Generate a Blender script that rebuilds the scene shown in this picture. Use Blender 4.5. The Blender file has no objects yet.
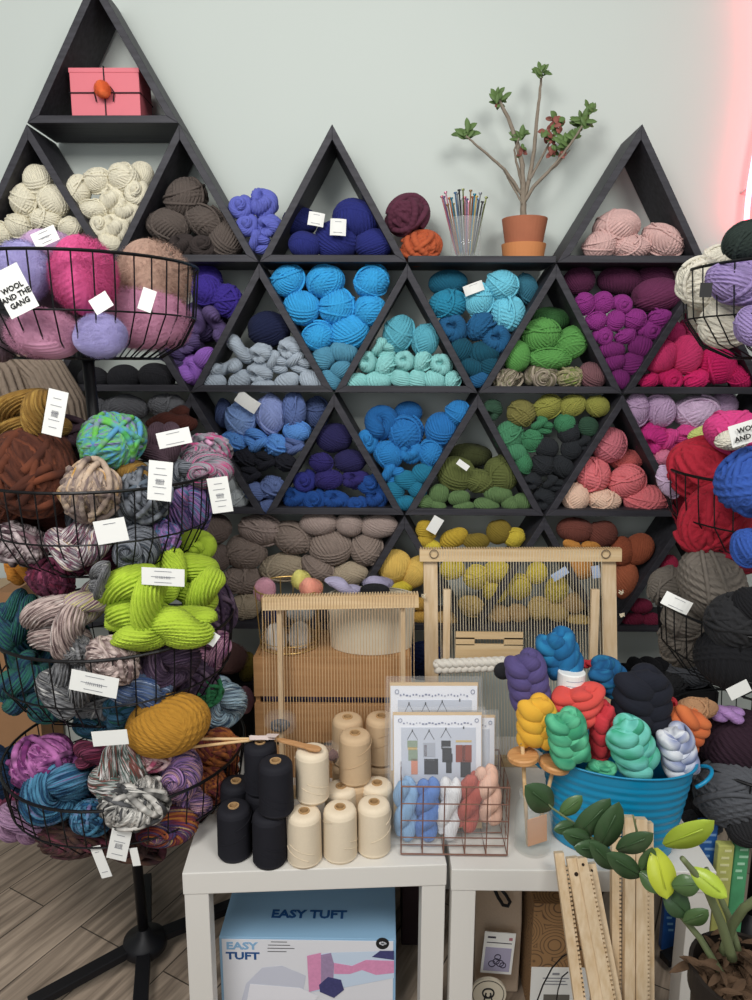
import bpy, math, random
import numpy as np
from mathutils import Vector, Matrix, Euler
random.seed(7); RNG = np.random.default_rng(7)
SC = bpy.context.scene; COLL = SC.collection
PI = math.pi

# ------------------------------------------------------------------ camera
F, PIT, ROL, YAW, H = 719.932, 0.1853, 0.0038, -0.0123, 1.4813
cy, sy = math.cos(YAW), math.sin(YAW); cp, sp = math.cos(PIT), math.sin(PIT); cr, sr = math.cos(ROL), math.sin(ROL)
U0 = Vector((cy, -sy, 0)); DV = Vector((cp*sy, cp*cy, -sp)); V0 = Vector((-sp*sy, -sp*cy, -cp))
RV = cr*U0 - sr*V0; VV = sr*U0 + cr*V0
EYE = Vector((0, 0, H))
cam_d = bpy.data.cameras.new('camera'); cam = bpy.data.objects.new('camera', cam_d); COLL.objects.link(cam)
m = Matrix((RV, -VV, -DV)).transposed().to_4x4(); m.translation = EYE; cam.matrix_world = m
cam_d.sensor_fit = 'VERTICAL'; cam_d.sensor_height = 36; cam_d.lens = F*36/1000; cam_d.clip_start = .05
SC.camera = cam

def ray(px, py): return DV + RV*((px-376)/F) + VV*((py-500)/F)
def at(px, py, Y):
    r = ray(px, py); return EYE + r*(Y/r.y)
def atz(px, py, Z):
    r = ray(px, py); return EYE + r*((Z-H)/r.z)
def mpp(P): return (Vector(P)-EYE).dot(DV)/F          # metres per pixel at a point

# ------------------------------------------------------------------ materials
def lin(hx):
    c = [int(hx[i:i+2], 16)/255 for i in (0, 2, 4)]
    return tuple(x/12.92 if x <= .04045 else ((x+.055)/1.055)**2.4 for x in c)+(1,)
MATS = {}
def mat(name, hx, rough=.6, metal=0, noise=0, nscale=30, bump=0, spec=.3, sheen=0, trans=0, emit=0, coat=0):
    if name in MATS: return MATS[name]
    M = bpy.data.materials.new(name); M.use_nodes = True; nt = M.node_tree; b = nt.nodes['Principled BSDF']
    c = lin(hx); b.inputs['Base Color'].default_value = c
    b.inputs['Roughness'].default_value = rough; b.inputs['Metallic'].default_value = metal
    b.inputs['Specular IOR Level'].default_value = spec
    if sheen: b.inputs['Sheen Weight'].default_value = sheen; b.inputs['Sheen Roughness'].default_value = .5
    if trans: b.inputs['Transmission Weight'].default_value = trans
    if coat: b.inputs['Coat Weight'].default_value = coat
    if emit: b.inputs['Emission Color'].default_value = c; b.inputs['Emission Strength'].default_value = emit
    if noise or bump:
        tc = nt.nodes.new('ShaderNodeTexCoord'); n = nt.nodes.new('ShaderNodeTexNoise'); n.inputs['Scale'].default_value = nscale
        n.inputs['Detail'].default_value = 5; nt.links.new(tc.outputs['Object'], n.inputs['Vector'])
        if noise:
            mx = nt.nodes.new('ShaderNodeMix'); mx.data_type = 'RGBA'
            mx.inputs['A'].default_value = tuple(x*(1-noise) for x in c[:3])+(1,)
            mx.inputs['B'].default_value = tuple(min(1, x*(1+noise)) for x in c[:3])+(1,)
            nt.links.new(n.outputs['Fac'], mx.inputs['Factor']); nt.links.new(mx.outputs['Result'], b.inputs['Base Color'])
        if bump:
            bp = nt.nodes.new('ShaderNodeBump'); bp.inputs['Strength'].default_value = bump; bp.inputs['Distance'].default_value = .01
            nt.links.new(n.outputs['Fac'], bp.inputs['Height']); nt.links.new(bp.outputs['Normal'], b.inputs['Normal'])
    MATS[name] = M; return M
def wood(name, hx, hx2, scale=6, rough=.5, axis='X'):
    if name in MATS: return MATS[name]
    M = bpy.data.materials.new(name); M.use_nodes = True; nt = M.node_tree; b = nt.nodes['Principled BSDF']
    tc = nt.nodes.new('ShaderNodeTexCoord'); mp = nt.nodes.new('ShaderNodeMapping'); n = nt.nodes.new('ShaderNodeTexNoise')
    s = {'X': (scale*.15, scale*3, scale*3), 'Z': (scale*3, scale*3, scale*.15), 'Y': (scale*3, scale*.15, scale*3)}[axis]
    mp.inputs['Scale'].default_value = s; n.inputs['Scale'].default_value = 6; n.inputs['Detail'].default_value = 6
    r = nt.nodes.new('ShaderNodeValToRGB'); r.color_ramp.elements[0].color = lin(hx); r.color_ramp.elements[1].color = lin(hx2)
    r.color_ramp.elements[0].position = .3; r.color_ramp.elements[1].position = .7
    nt.links.new(tc.outputs['Object'], mp.inputs['Vector']); nt.links.new(mp.outputs['Vector'], n.inputs['Vector'])
    nt.links.new(n.outputs['Fac'], r.inputs['Fac']); nt.links.new(r.outputs['Color'], b.inputs['Base Color'])
    b.inputs['Roughness'].default_value = rough; b.inputs['Specular IOR Level'].default_value = .3
    MATS[name] = M; return M
def film(name, tint='ffffff', clear=.82, rough=.08):
    if name in MATS: return MATS[name]
    M = bpy.data.materials.new(name); M.use_nodes = True; nt = M.node_tree; nt.nodes.clear()
    o = nt.nodes.new('ShaderNodeOutputMaterial'); t = nt.nodes.new('ShaderNodeBsdfTransparent'); g = nt.nodes.new('ShaderNodeBsdfPrincipled')
    g.inputs['Base Color'].default_value = lin(tint); g.inputs['Roughness'].default_value = rough; g.inputs['Specular IOR Level'].default_value = .6
    x = nt.nodes.new('ShaderNodeMixShader'); x.inputs[0].default_value = 1-clear
    nt.links.new(t.outputs[0], x.inputs[1]); nt.links.new(g.outputs[0], x.inputs[2]); nt.links.new(x.outputs[0], o.inputs[0])
    MATS[name] = M; return M

ROVE = ('grape', 'denim roving', 'blue roving', 'black roving', 'coral', 'scarlet', 'yellow roving', 'jade', 'aqua jade', 'orange roving', 'navy white', 'ivory roving', 'lavender', 'vivid pink', 'sand', 'dusty pink', 'mauve pink', 'pompom')
def yarn_mat(name, cols, fuzz=.08):
    """yarn: one colour with slight dye variation, or several hand-painted colours changing along the strands"""
    key = 'yarn_'+name; rv = name in ROVE; ply = not rv
    if key in MATS: return MATS[key]
    M = bpy.data.materials.new(key); M.use_nodes = True; nt = M.node_tree; b = nt.nodes['Principled BSDF']
    b.inputs['Roughness'].default_value = .85; b.inputs['Specular IOR Level'].default_value = .15
    b.inputs['Sheen Weight'].default_value = fuzz; b.inputs['Sheen Roughness'].default_value = .6
    L = nt.links; N = nt.nodes.new
    cs = []
    for c in cols:
        l = lin(c)[:3]; y = .2126*l[0]+.7152*l[1]+.0722*l[2]; cs.append(tuple(.92*x+.08*y for x in l)+(1,))
    b.inputs['Sheen Tint'].default_value = tuple(.4+.6*x for x in cs[0][:3])+(1,)
    uv = N('ShaderNodeUVMap'); uv.uv_map = 'UVMap'
    sx = N('ShaderNodeSeparateXYZ'); L.new(uv.outputs[0], sx.inputs[0])      # plies of each strand
    k1 = N('ShaderNodeMath'); k1.operation = 'MULTIPLY'; k1.inputs[1].default_value = 2*PI*2; L.new(sx.outputs['Y'], k1.inputs[0])
    k2 = N('ShaderNodeMath'); k2.operation = 'MULTIPLY_ADD'; k2.inputs[1].default_value = 26; L.new(sx.outputs['X'], k2.inputs[0]); L.new(k1.outputs[0], k2.inputs[2])
    k3 = N('ShaderNodeMath'); k3.operation = 'SINE'; L.new(k2.outputs[0], k3.inputs[0])
    bp = N('ShaderNodeBump'); bp.inputs['Strength'].default_value = .35 if ply else 0; bp.inputs['Distance'].default_value = .0012
    L.new(k3.outputs[0], bp.inputs['Height']); L.new(bp.outputs['Normal'], b.inputs['Normal'])
    mp = N('ShaderNodeMapping'); L.new(uv.outputs[0], mp.inputs['Vector'])
    oi = N('ShaderNodeObjectInfo')
    n = N('ShaderNodeTexNoise'); n.noise_dimensions = '4D'; L.new(mp.outputs[0], n.inputs['Vector'])
    mu = N('ShaderNodeMath'); mu.operation = 'MULTIPLY'; mu.inputs[1].default_value = 40; L.new(oi.outputs['Random'], mu.inputs[0]); L.new(mu.outputs[0], n.inputs['W'])
    if len(cs) == 1:
        mp.inputs['Scale'].default_value = (1.2, .5, 1); n.inputs['Scale'].default_value = 2.0; n.inputs['Detail'].default_value = 3
        mx = N('ShaderNodeMix'); mx.data_type = 'RGBA'
        mx.inputs['A'].default_value = tuple(x*.72 for x in cs[0][:3])+(1,); mx.inputs['B'].default_value = tuple(min(1, x*1.25) for x in cs[0][:3])+(1,)
        L.new(n.outputs['Fac'], mx.inputs['Factor']); L.new(mx.outputs['Result'], b.inputs['Base Color'])
    else:
        mp.inputs['Scale'].default_value = (.55, .05, 1) if rv else (.6, .85, 1); n.inputs['Scale'].default_value = 1.7; n.inputs['Detail'].default_value = 2
        r = N('ShaderNodeValToRGB'); r.color_ramp.interpolation = 'LINEAR'; e = r.color_ramp.elements
        k = len(cs)
        e[0].position = .30; e[0].color = cs[0]; e[1].position = .70; e[1].color = cs[-1]
        for i in range(1, k-1):
            q = e.new(.30+.40*i/(k-1)); q.color = cs[i]
        L.new(n.outputs['Fac'], r.inputs['Fac']); L.new(r.outputs['Color'], b.inputs['Base Color'])
    MATS[key] = M; return M

# ------------------------------------------------------------------ mesh builder
class MB:
    def __init__(s): s.v = []; s.f = []; s.mi = []; s.n = 0
    def add(s, v, f, mi=0):
        v = np.asarray(v, float).reshape(-1, 3); s.v.append(v)
        s.f += [tuple(int(i)+s.n for i in q) for q in f]; s.mi += [mi]*len(f); s.n += len(v); return s
    def box(s, c, d, rot=None, mi=0):
        x, y, z = d[0]/2, d[1]/2, d[2]/2
        v = [Vector((a*x, b*y, e*z)) for a in (-1, 1) for b in (-1, 1) for e in (-1, 1)]
        if rot is not None:
            R = rot if isinstance(rot, Matrix) else Euler(rot).to_matrix(); v = [R@q for q in v]
        v = [q+Vector(c) for q in v]
        return s.add(v, [(0, 1, 3, 2), (4, 6, 7, 5), (0, 4, 5, 1), (2, 3, 7, 6), (0, 2, 6, 4), (1, 5, 7, 3)], mi)
    def tube(s, path, r, n=6, closed=False, mi=0):
        P = np.asarray([tuple(p) for p in path], float); k = len(P)
        rr = np.full(k, r) if np.isscalar(r) else np.asarray(r, float)
        T = np.roll(P, -1, 0)-np.roll(P, 1, 0) if closed else np.gradient(P, axis=0)
        T /= np.linalg.norm(T, axis=1)[:, None]+1e-12
        up = np.array([0, 0, 1.]) if abs(T[0][2]) < .9 else np.array([1., 0, 0])
        nn = np.cross(T[0], up); nn /= np.linalg.norm(nn); fr = []
        for i in range(k):
            nn = nn-T[i]*np.dot(nn, T[i]); nn /= np.linalg.norm(nn)+1e-12; fr.append((nn, np.cross(T[i], nn)))
        a = np.arange(n)*2*PI/n
        v = np.concatenate([P[i]+rr[i]*(np.cos(a)[:, None]*fr[i][0]+np.sin(a)[:, None]*fr[i][1]) for i in range(k)])
        f = []
        for i in range(k if closed else k-1):
            j = (i+1) % k
            for q in range(n): f.append((i*n+q, i*n+(q+1) % n, j*n+(q+1) % n, j*n+q))
        if not closed: f += [tuple(range(n-1, -1, -1)), tuple((k-1)*n+q for q in range(n))]
        return s.add(v, f, mi)
    def cyl(s, p0, p1, r0, r1=None, n=20, mi=0): return s.tube([p0, p1], [r0, r0 if r1 is None else r1], n, mi=mi)
    def lathe(s, prof, c, n=32, R=None, sx=1, sy=1, mi=0, cap=True):
        v = []; k = len(prof)
        for (r, z) in prof:
            for q in range(n):
                a = 2*PI*q/n; w = Vector((r*sx*math.cos(a), r*sy*math.sin(a), z))
                if R is not None: w = R@w
                v.append(w+Vector(c))
        f = [(i*n+q, i*n+(q+1) % n, (i+1)*n+(q+1) % n, (i+1)*n+q) for i in range(k-1) for q in range(n)]
        if cap:
            if prof[0][0] > 1e-5: f.append(tuple(range(n-1, -1, -1)))
            if prof[-1][0] > 1e-5: f.append(tuple((k-1)*n+q for q in range(n)))
        return s.add(v, f, mi)
    def prism(s, poly, y0, y1, mi=0):       # polygon in XZ extruded along Y
        k = len(poly); v = [(x, y0, z) for x, z in poly]+[(x, y1, z) for x, z in poly]
        f = [tuple(range(k)), tuple(range(2*k-1, k-1, -1))]+[(i, i+k, (i+1) % k+k, (i+1) % k) for i in range(k)]
        return s.add(v, f, mi)
    def build(s, name, mats, parent=None, smooth=False, bevel=0, org=None):
        me = bpy.data.meshes.new(name); V = np.concatenate(s.v)
        if org is not None: V = V-np.array(tuple(org))
        me.from_pydata(V.tolist(), [], s.f); me.update()
        mats = mats if isinstance(mats, (list, tuple)) else [mats]
        for q in mats: me.materials.append(q)
        me.polygons.foreach_set('material_index', s.mi)
        if smooth: me.polygons.foreach_set('use_smooth', [True]*len(me.polygons))
        o = bpy.data.objects.new(name, me); COLL.objects.link(o)
        if org is not None: o.location = org
        if parent is not None: attach(o, parent)
        if bevel:
            b = o.modifiers.new('b', 'BEVEL'); b.width = bevel; b.segments = 2; b.limit_method = 'ANGLE'
        return o
def attach(o, p):
    o.parent = p; o.matrix_parent_inverse = p.matrix_basis.inverted()
def tag(o, label, cat, group=None, kind=None):
    o['label'] = label; o['category'] = cat
    if group: o['group'] = group
    if kind: o['kind'] = kind
    return o
def thing(name, loc, label, cat, group=None):
    o = bpy.data.objects.new(name, None); COLL.objects.link(o); o.location = loc; o.empty_display_size = .05
    return tag(o, label, cat, group)
def struct(o): o['kind'] = 'structure'; return o
def text(s, name, loc, size, m, parent, R, ext=.0004, bold=0, align='CENTER', sx=1):
    c = bpy.data.curves.new(name, 'FONT'); c.body = s; c.size = size; c.extrude = ext; c.offset = bold; c.align_x = align; c.align_y = 'CENTER'
    c.resolution_u = 2
    tmp = bpy.data.objects.new('tmp_text', c); COLL.objects.link(tmp); dg = bpy.context.evaluated_depsgraph_get()
    me = bpy.data.meshes.new_from_object(tmp.evaluated_get(dg)); bpy.data.objects.remove(tmp); bpy.data.curves.remove(c); me.name = name
    me.materials.clear(); me.materials.append(m); o = bpy.data.objects.new(name, me); COLL.objects.link(o)
    M4 = R.to_4x4(); M4.translation = loc; o.matrix_basis = M4 @ Matrix.Diagonal((sx, 1, 1, 1)); attach(o, parent); return o
FRONT = Matrix(((1, 0, 0), (0, 0, -1), (0, 1, 0)))     # text lying in XZ, read from the front (-Y)

# ------------------------------------------------------------------ yarn prototypes (unit box -1..1)
def norm_mesh(name, V, Fq, UV, smooth=True):
    mn, mx = V.min(0), V.max(0); V = (V-(mn+mx)/2)/((mx-mn)/2)
    me = bpy.data.meshes.new(name); me.from_pydata(V.tolist(), [], Fq); me.update()
    uvl = me.uv_layers.new(name='UVMap'); li = np.zeros(len(me.loops), np.int32); me.loops.foreach_get('vertex_index', li)
    uvl.data.foreach_set('uv', UV[li].astype(np.float32).ravel())
    me.polygons.foreach_set('use_smooth', [smooth]*len(me.polygons)); return me
def rvec():
    v = RNG.normal(size=3); return v/np.linalg.norm(v)
def perp(a):
    e = np.cross(a, [0, 0, 1.] if abs(a[2]) < .8 else [1., 0, 0]); e /= np.linalg.norm(e); return e, np.cross(a, e)
def sm(x): x = np.clip(x, 0, 1); return x*x*(3-2*x)
def grid_faces(nv, nu):
    return [(i*nu+j, i*nu+(j+1) % nu, (i+1)*nu+(j+1) % nu, (i+1)*nu+j) for i in range(nv) for j in range(nu)]
def ball_mesh(name, M, amp, bands, nu=150, nv=84, lump=.05, axis=None, pole=.12, fuzz=0, tubes=0, wide=(.25, .6)):
    th = np.linspace(.0001, PI-.0001, nv+1)[:, None]; ph = (np.arange(nu)*2*PI/nu)[None, :]
    d = np.stack([np.sin(th)*np.cos(ph), np.sin(th)*np.sin(ph), np.cos(th)*np.ones_like(ph)], -1).reshape(-1, 3)
    a = np.asarray(axis if axis is not None else rvec(), float); a /= np.linalg.norm(a)
    e1, e2 = perp(a); lat = np.arcsin(np.clip(d@a, -1, 1)); az = np.arctan2(d@e2, d@e1)
    # base layer: strands run from pole to pole with a slight spiral
    K = int(M*1.9); ph0 = az+.5*lat
    h = 1-amp+amp*np.abs(np.cos(K/2*ph0))*np.cos(lat)**.5
    h -= pole*np.exp(-((PI/2-np.abs(lat))/.3)**2)
    uv = np.stack([lat*1.3, ph0*K/(2*PI)], -1)
    for b in range(bands):
        ab = rvec(); f1, f2 = perp(ab); off = RNG.uniform(-.45, .45); w = RNG.uniform(*wide)
        l = np.arcsin(np.clip(d@ab, -1, 1))-off; z = np.arctan2(d@f2, d@f1)
        l = l+.08*np.sin(2*z+RNG.uniform(0, 6))
        hb = 1+(.012+.012*b)*1.0-amp+amp*np.abs(np.cos(l*M)); mk = np.abs(l) < w
        hb = hb-.05*(1-sm((w-np.abs(l))/.10))
        win = mk & (hb > h-.2*amp); h = np.where(win, hb, h); uv = np.where(win[:, None], np.stack([z, l*M/PI+20*b], -1), uv)
    s1, s2, s3 = rvec()*2.2, rvec()*3.1, rvec()*1.7
    h = h*(1+lump*(np.sin(d@s1*1.6+1)+.6*np.sin(d@s2+2)+.5*np.sin(d@s3))*.5)
    V = d*h[:, None]; Fq = grid_faces(nv, nu); UV = uv
    if tubes:
        Vs, Fs, Us = [V], list(Fq), [UV]; off = len(V)
        for t in range(tubes):
            ab = rvec(); f1, f2 = perp(ab); o = RNG.uniform(-.5, .5); q = 44; zz = np.linspace(0, 2*PI*RNG.uniform(.35, .95), q)+RNG.uniform(0, 6)
            rr = math.cos(o)*(1.02+.04*RNG.random()); tr = 1.5/M
            P = rr*(np.cos(zz)[:, None]*f1+np.sin(zz)[:, None]*f2)+(math.sin(o)+.1*np.sin(2*zz+t))[:, None]*ab
            P *= (1.01/np.linalg.norm(P, axis=1))[:, None]
            b = MB().tube(P, tr*.8, 6); tv = b.v[0]; Vs.append(tv); Fs += [tuple(i+off for i in g) for g in b.f]; off += len(tv)
            Us.append(np.stack([np.repeat(zz, 6), np.full(len(tv), 100+t)], -1))
        V = np.concatenate(Vs); Fq = Fs; UV = np.concatenate(Us)
    if fuzz:
        n = fuzz; c = RNG.normal(size=(n, 3)); c /= np.linalg.norm(c, axis=1)[:, None]
        t = RNG.normal(size=(n, 3)); t -= c*np.sum(t*c, 1)[:, None]; t /= np.linalg.norm(t, axis=1)[:, None]
        ln = RNG.uniform(.06, .24, n)[:, None]; w = np.cross(c, t)*.004
        p0 = c*.97; p1 = c*(1+ln*.35)+t*ln*.6; p2 = c*(1+ln*.55)+t*ln*1.6
        fv = np.stack([p0-w, p0+w, p1+w*.8, p1-w*.8, p2], 1).reshape(-1, 3); off = len(V)
        Fq = list(Fq)
        for i in range(n):
            o = off+5*i; Fq += [(o, o+1, o+2, o+3), (o+3, o+2, o+4)]
        V = np.concatenate([V, fv]); UV = np.concatenate([UV, np.zeros((len(fv), 2))])
    return norm_mesh(name, V, Fq, UV)
def sweep(P, r, N, amp, twist=0, m=None, flat=1):
    P = np.asarray(P, float); k = len(P); m = m or N*5
    T = np.gradient(P, axis=0); T /= np.linalg.norm(T, axis=1)[:, None]+1e-12
    u = np.array([0, 0, 1.]) if abs(T[0][2]) < .9 else np.array([0, 1., 0]); nn = np.cross(T[0], u); nn /= np.linalg.norm(nn)
    s = np.concatenate([[0], np.cumsum(np.linalg.norm(np.diff(P, axis=0), axis=1))])
    a = np.arange(m)*2*PI/m; V = []; UV = []
    for i in range(k):
        nn = nn-T[i]*np.dot(nn, T[i]); nn /= np.linalg.norm(nn)+1e-12; bb = np.cross(T[i], nn)
        q = N/2*(a+twist*s[i]); rr = r[i]*(1-amp+amp*np.abs(np.cos(q)))
        V.append(P[i]+(rr*np.cos(a))[:, None]*nn+(rr*np.sin(a)*flat)[:, None]*bb)
        UV.append(np.stack([np.full(m, s[i]*1.4), (a+twist*s[i])*N/(2*PI)], -1))
    f = [(i*m+j, i*m+(j+1) % m, (i+1)*m+(j+1) % m, (i+1)*m+j) for i in range(k-1) for j in range(m)]
    f += [tuple(range(m-1, -1, -1)), tuple((k-1)*m+j for j in range(m))]
    return np.concatenate(V), f, np.concatenate(UV)
def merge(parts):
    V, Fq, U, o = [], [], [], 0
    for v, f, u in parts:
        V.append(v); Fq += [tuple(i+o for i in q) for q in f]; U.append(u+np.array([7.3*len(V), 31*len(V)])); o += len(v)
    return np.concatenate(V), Fq, np.concatenate(U)
def endround(t, p=.10):       # radius profile 0..1 with rounded ends
    x = np.clip(np.minimum(t, 1-t)/p, 0, 1); return np.sqrt(np.clip(1-(1-x)**2, .004, 1))
def rotm(V, e): return V@np.array(Euler(e).to_matrix()).T
def hank_mesh(name, turns, N, amp, e=(0, 0, 0), ln=2.2, R=.32, plies=2, n=70, bend=0):
    t = np.linspace(0, 1, n); parts = []
    for p in range(plies):
        a = 2*PI*p/plies+turns*2*PI*t; x = (t-.5)*ln
        off = R*.78*(.35+.65*np.sin(PI*t)**.4)
        P = np.stack([x, off*np.cos(a), off*np.sin(a)+bend*(x**2)], -1)
        r = R*1.08*endround(t, .13)*(1+.08*np.sin(6*PI*t+p))
        parts.append(sweep(P, r, N, amp, twist=3.5))
    V, Fq, U = merge(parts); return norm_mesh(name, rotm(V, e), Fq, U)
def curl_mesh(name, N, amp, kind, e=(0, 0, 0)):
    n = 80; t = np.linspace(0, 1, n); parts = []
    if kind == 'U':
        a = PI*1.15*(t-.5)*2; P = np.stack([np.sin(a)*.47, .2*np.sin(1.5*a), -np.cos(a)*.5], -1); r = .47*endround(t, .13)*(1+.08*np.sin(7*t))
        parts.append(sweep(P, r, N, amp, twist=1.5)); y = np.linspace(-.25, .4, 24); parts.append(sweep(np.stack([.05*np.cos(y*6), y, y*0-.05], -1), .42*endround(np.linspace(0, 1, 24), .4), N, amp, twist=2))
    elif kind == 'S':
        x = (t-.5)*2.4; P = np.stack([x*.62, .2*np.cos(3*x), .42*np.sin(x*2.4)], -1); r = .46*endround(t, .12)*(1+.1*np.sin(9*t))
        parts.append(sweep(P, r, N, amp, twist=2))
    elif kind == 'spiral':
        a = 2*PI*1.5*t+.6; rad = .03+.55*t; P = np.stack([rad*np.cos(a), .55*(1-t)**1.5*-1, rad*np.sin(a)], -1); r = (.36+.06*t)*endround(t, .1)
        parts.append(sweep(P, r, N, amp, twist=2.5))
        y = np.linspace(-.75, .3, 24); parts.append(sweep(np.stack([.04*np.cos(y*6), y, y*0], -1), .34*endround(np.linspace(0, 1, 24), .4), N, amp, twist=2))
    elif kind == 'fold':     # hank folded double: two fat lobes side by side and a third over them
        for q, (ox, oz, rt) in enumerate(((-.1, .42, .25), (.1, -.38, -.2), (.55, .05, 1.35))):
            a = (t-.5)*2; P = np.stack([a*.85*math.cos(rt)+ox, .25*a*a-(.18 if q == 2 else 0), a*.85*math.sin(rt)+oz+.18*np.cos(a*2)-.1], -1)
            parts.append(sweep(P, .42*endround(t, .22), N, amp, twist=1.2))
    V, Fq, U = merge(parts); return norm_mesh(name, rotm(V, e), Fq, U)
def braid_mesh(name, lobes, e=(0, 0, 0), R=.36):
    n = 150; t = np.linspace(0, 1, n); parts = []
    for k in range(3):
        a = 2*PI*lobes*t/3+2*PI*k/3
        P = np.stack([(t-.5)*lobes*.52, .26*np.sin(2*a), .46*np.sin(a)], -1)
        r = R*endround(t, .07)*(1+.12*np.cos(2*a)); parts.append(sweep(P, r, 26, .03, twist=.6, m=78))
    V, Fq, U = merge(parts); return norm_mesh(name, rotm(V, e), Fq, U)

PROTO = {
 'B': [ball_mesh('ball%d' % i, 16, .085, 2+i % 3, axis=ax, tubes=3) for i, ax in enumerate([(0, .5, 1), (.5, -.6, .8), (-.6, -.5, .8), (1, -.4, .2), (.2, -1, .3), (.7, .6, .7), (-.3, -.7, .6)])],
 'F': [ball_mesh('plainball%d' % i, 19, .065, 1, axis=ax, lump=.03, pole=.06) for i, ax in enumerate([(0, .2, 1), (.4, -.3, 1), (-.4, .3, 1), (1, .2, .1)])],
 'K': [hank_mesh('knot%d' % i, tn, 12, .17, e, ln=1.0, R=.42) for i, (tn, e) in enumerate([(1.0, (0, .5, 1.2)), (.9, (.6, -.4, 1.1)), (1.2, (1.2, .3, 1.35))])]
    + [curl_mesh('curl%d' % i, 13, .17, k, e) for i, (k, e) in enumerate([('spiral', (0, 0, 0)), ('fold', (.2, .9, .2)), ('spiral', (.3, 2.2, .3)), ('fold', (-.3, 3.6, 0))])]
    + [ball_mesh('lump%d' % i, 11, .11, 5, lump=.2, tubes=6, pole=.25) for i in range(3)],
 'H': [hank_mesh('hank%d' % i, tn, 14, .15, (0, 0, 0), ln=l) for i, (tn, l) in enumerate([(1.0, 2.0), (1.4, 2.4), (.8, 1.8)])],
 'S': [curl_mesh('bend%d' % i, 16, .13, k, e) for i, (k, e) in enumerate([('U', (0, 0, 0)), ('S', (0, 0, 0)), ('U', (.3, PI, .3)), ('S', (PI, 0, 0))])],
 'O': [ball_mesh('lobe%d' % i, 12, .085, 0, axis=ax, lump=.08, pole=.05) for i, ax in enumerate([(.1, .1, 1), (.2, -.2, 1), (-.2, .2, 1)])],
 'C': [ball_mesh('chunkyball%d' % i, 12, .10, 6, tubes=7, lump=.1, pole=.2, wide=(.3, .6)) for i in range(4)],
 'G': [curl_mesh('chunkyhank%d' % i, 22, .2, k, e) for i, (k, e) in enumerate([('fold', (0, 0, 0)), ('fold', (.3, 2.2, .2)), ('spiral', (0, .5, 0)), ('U', (.2, .4, .3))])]
    + [hank_mesh('chunkytwist%d' % i, tn, 17, .2, e, ln=1.5, R=.38) for i, (tn, e) in enumerate([(.8, (0, .3, .6)), (.7, (.5, -.5, .3))])]
    + [ball_mesh('chunkyskein%d' % i, 11, .12, 4, tubes=9, lump=.2, pole=.3, axis=ax) for i, ax in enumerate([(.2, -.9, .4), (.8, -.6, .2), (-.4, -.8, .5)])],
 'X': [ball_mesh('giantball%d' % i, 6.5, .17, 5, tubes=5, lump=.06, pole=.1, nu=130, nv=70) for i in range(2)],
 'M': [ball_mesh('mohair%d' % i, 22, .025, 3, lump=.16, pole=.1, fuzz=9000) for i in range(3)],
 'R': [braid_mesh('roving%d' % i, l, e) for i, (l, e) in enumerate([(4, (0, PI/2-.1, 0)), (3.5, (.5, PI/2+.2, 0)), (4, (-.2, 1.1, .4)), (3.4, (.4, 1.5, .7))])],
 'W': [braid_mesh('rovinglong', 12, (0, 0, 0), R=.34)],
}
NOUN = {'B': ('yarn_ball', 'yarn ball'), 'F': ('yarn_ball', 'yarn ball'), 'K': ('yarn_hank', 'yarn hank'), 'H': ('yarn_hank', 'yarn hank'), 'S': ('yarn_hank', 'yarn hank'),
 'O': ('yarn_hank', 'yarn hank'), 'C': ('chunky_yarn_ball', 'chunky ball'), 'G': ('chunky_yarn_hank', 'chunky hank'), 'X': ('giant_yarn_ball', 'giant yarn ball'),
 'M': ('mohair_yarn_ball', 'mohair ball'), 'R': ('roving_braid', 'roving braid'), 'W': ('roving_braid', 'roving braid')}
PCNT = {}
def yarn(kind, col, c, w, h, ang=0, d=None, name=None, var=None, tilt=0):
    ps = PROTO[kind]; i = PCNT.get(kind, 0); PCNT[kind] = i+1
    me = ps[(i*5+i//len(ps)) % len(ps) if var is None else var]
    if not me.materials: me.materials.append(None)
    o = bpy.data.objects.new(name or NOUN[kind][0], me); COLL.objects.link(o)
    o.location = c; o.rotation_euler = (tilt, -math.radians(ang), 0)
    o.scale = (w/2, d/2 if d else (w+h)/4*.95, h/2)
    o.material_slots[0].link = 'OBJECT'; o.material_slots[0].material = yarn_mat(col, COL[col])
    return o
ORD = ['', 'second', 'third', 'fourth', 'fifth', 'sixth', 'seventh', 'eighth']
NUM = ['', 'one', 'two', 'three', 'four', 'five', 'six', 'seven', 'eight', 'nine', 'ten']
def labels(items, phrase, prep='in'):
    """items: (object, colour, noun, px, py); a label that says which one by its row and place among its like"""
    like = {}
    for it in items: like.setdefault((it[1], it[2]), []).append(it)
    for (col, noun), L in like.items():
        if len(L) == 1:
            L[0][0]['label'] = f'{col} {noun} {prep} {phrase}'; continue
        L.sort(key=lambda q: q[4]); rows = [[L[0]]]
        for q in L[1:]:
            if q[4]-sum(z[4] for z in rows[-1])/len(rows[-1]) > 12: rows.append([q])
            else: rows[-1].append(q)
        for ri, R in enumerate(rows):
            R.sort(key=lambda q: q[3]); nr = len(rows)
            rn = '' if nr == 1 else 'top' if ri == 0 else 'bottom' if ri == nr-1 else 'middle' if nr == 3 else ORD[ri]
            if nr == 2: rn = ('upper', 'lower')[ri]
            for k, q in enumerate(R):
                n = len(R); pos = '' if n == 1 else 'leftmost' if k == 0 else 'rightmost' if k == n-1 else 'middle' if n == 3 else ORD[k]+' from left'
                if n == 2: pos = ('left', 'right')[k]
                if nr == 1: t = f'{pos} of the {NUM[len(L)]}'
                elif n == 1: t = f'{rn} one of {NUM[len(L)] if len(L) < 11 else "many"}'
                else: t = f'{pos.replace(" from left", "")} in {rn} row'
                q[0]['label'] = f'{col} {noun}, {t}, {prep} {phrase}'

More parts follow.
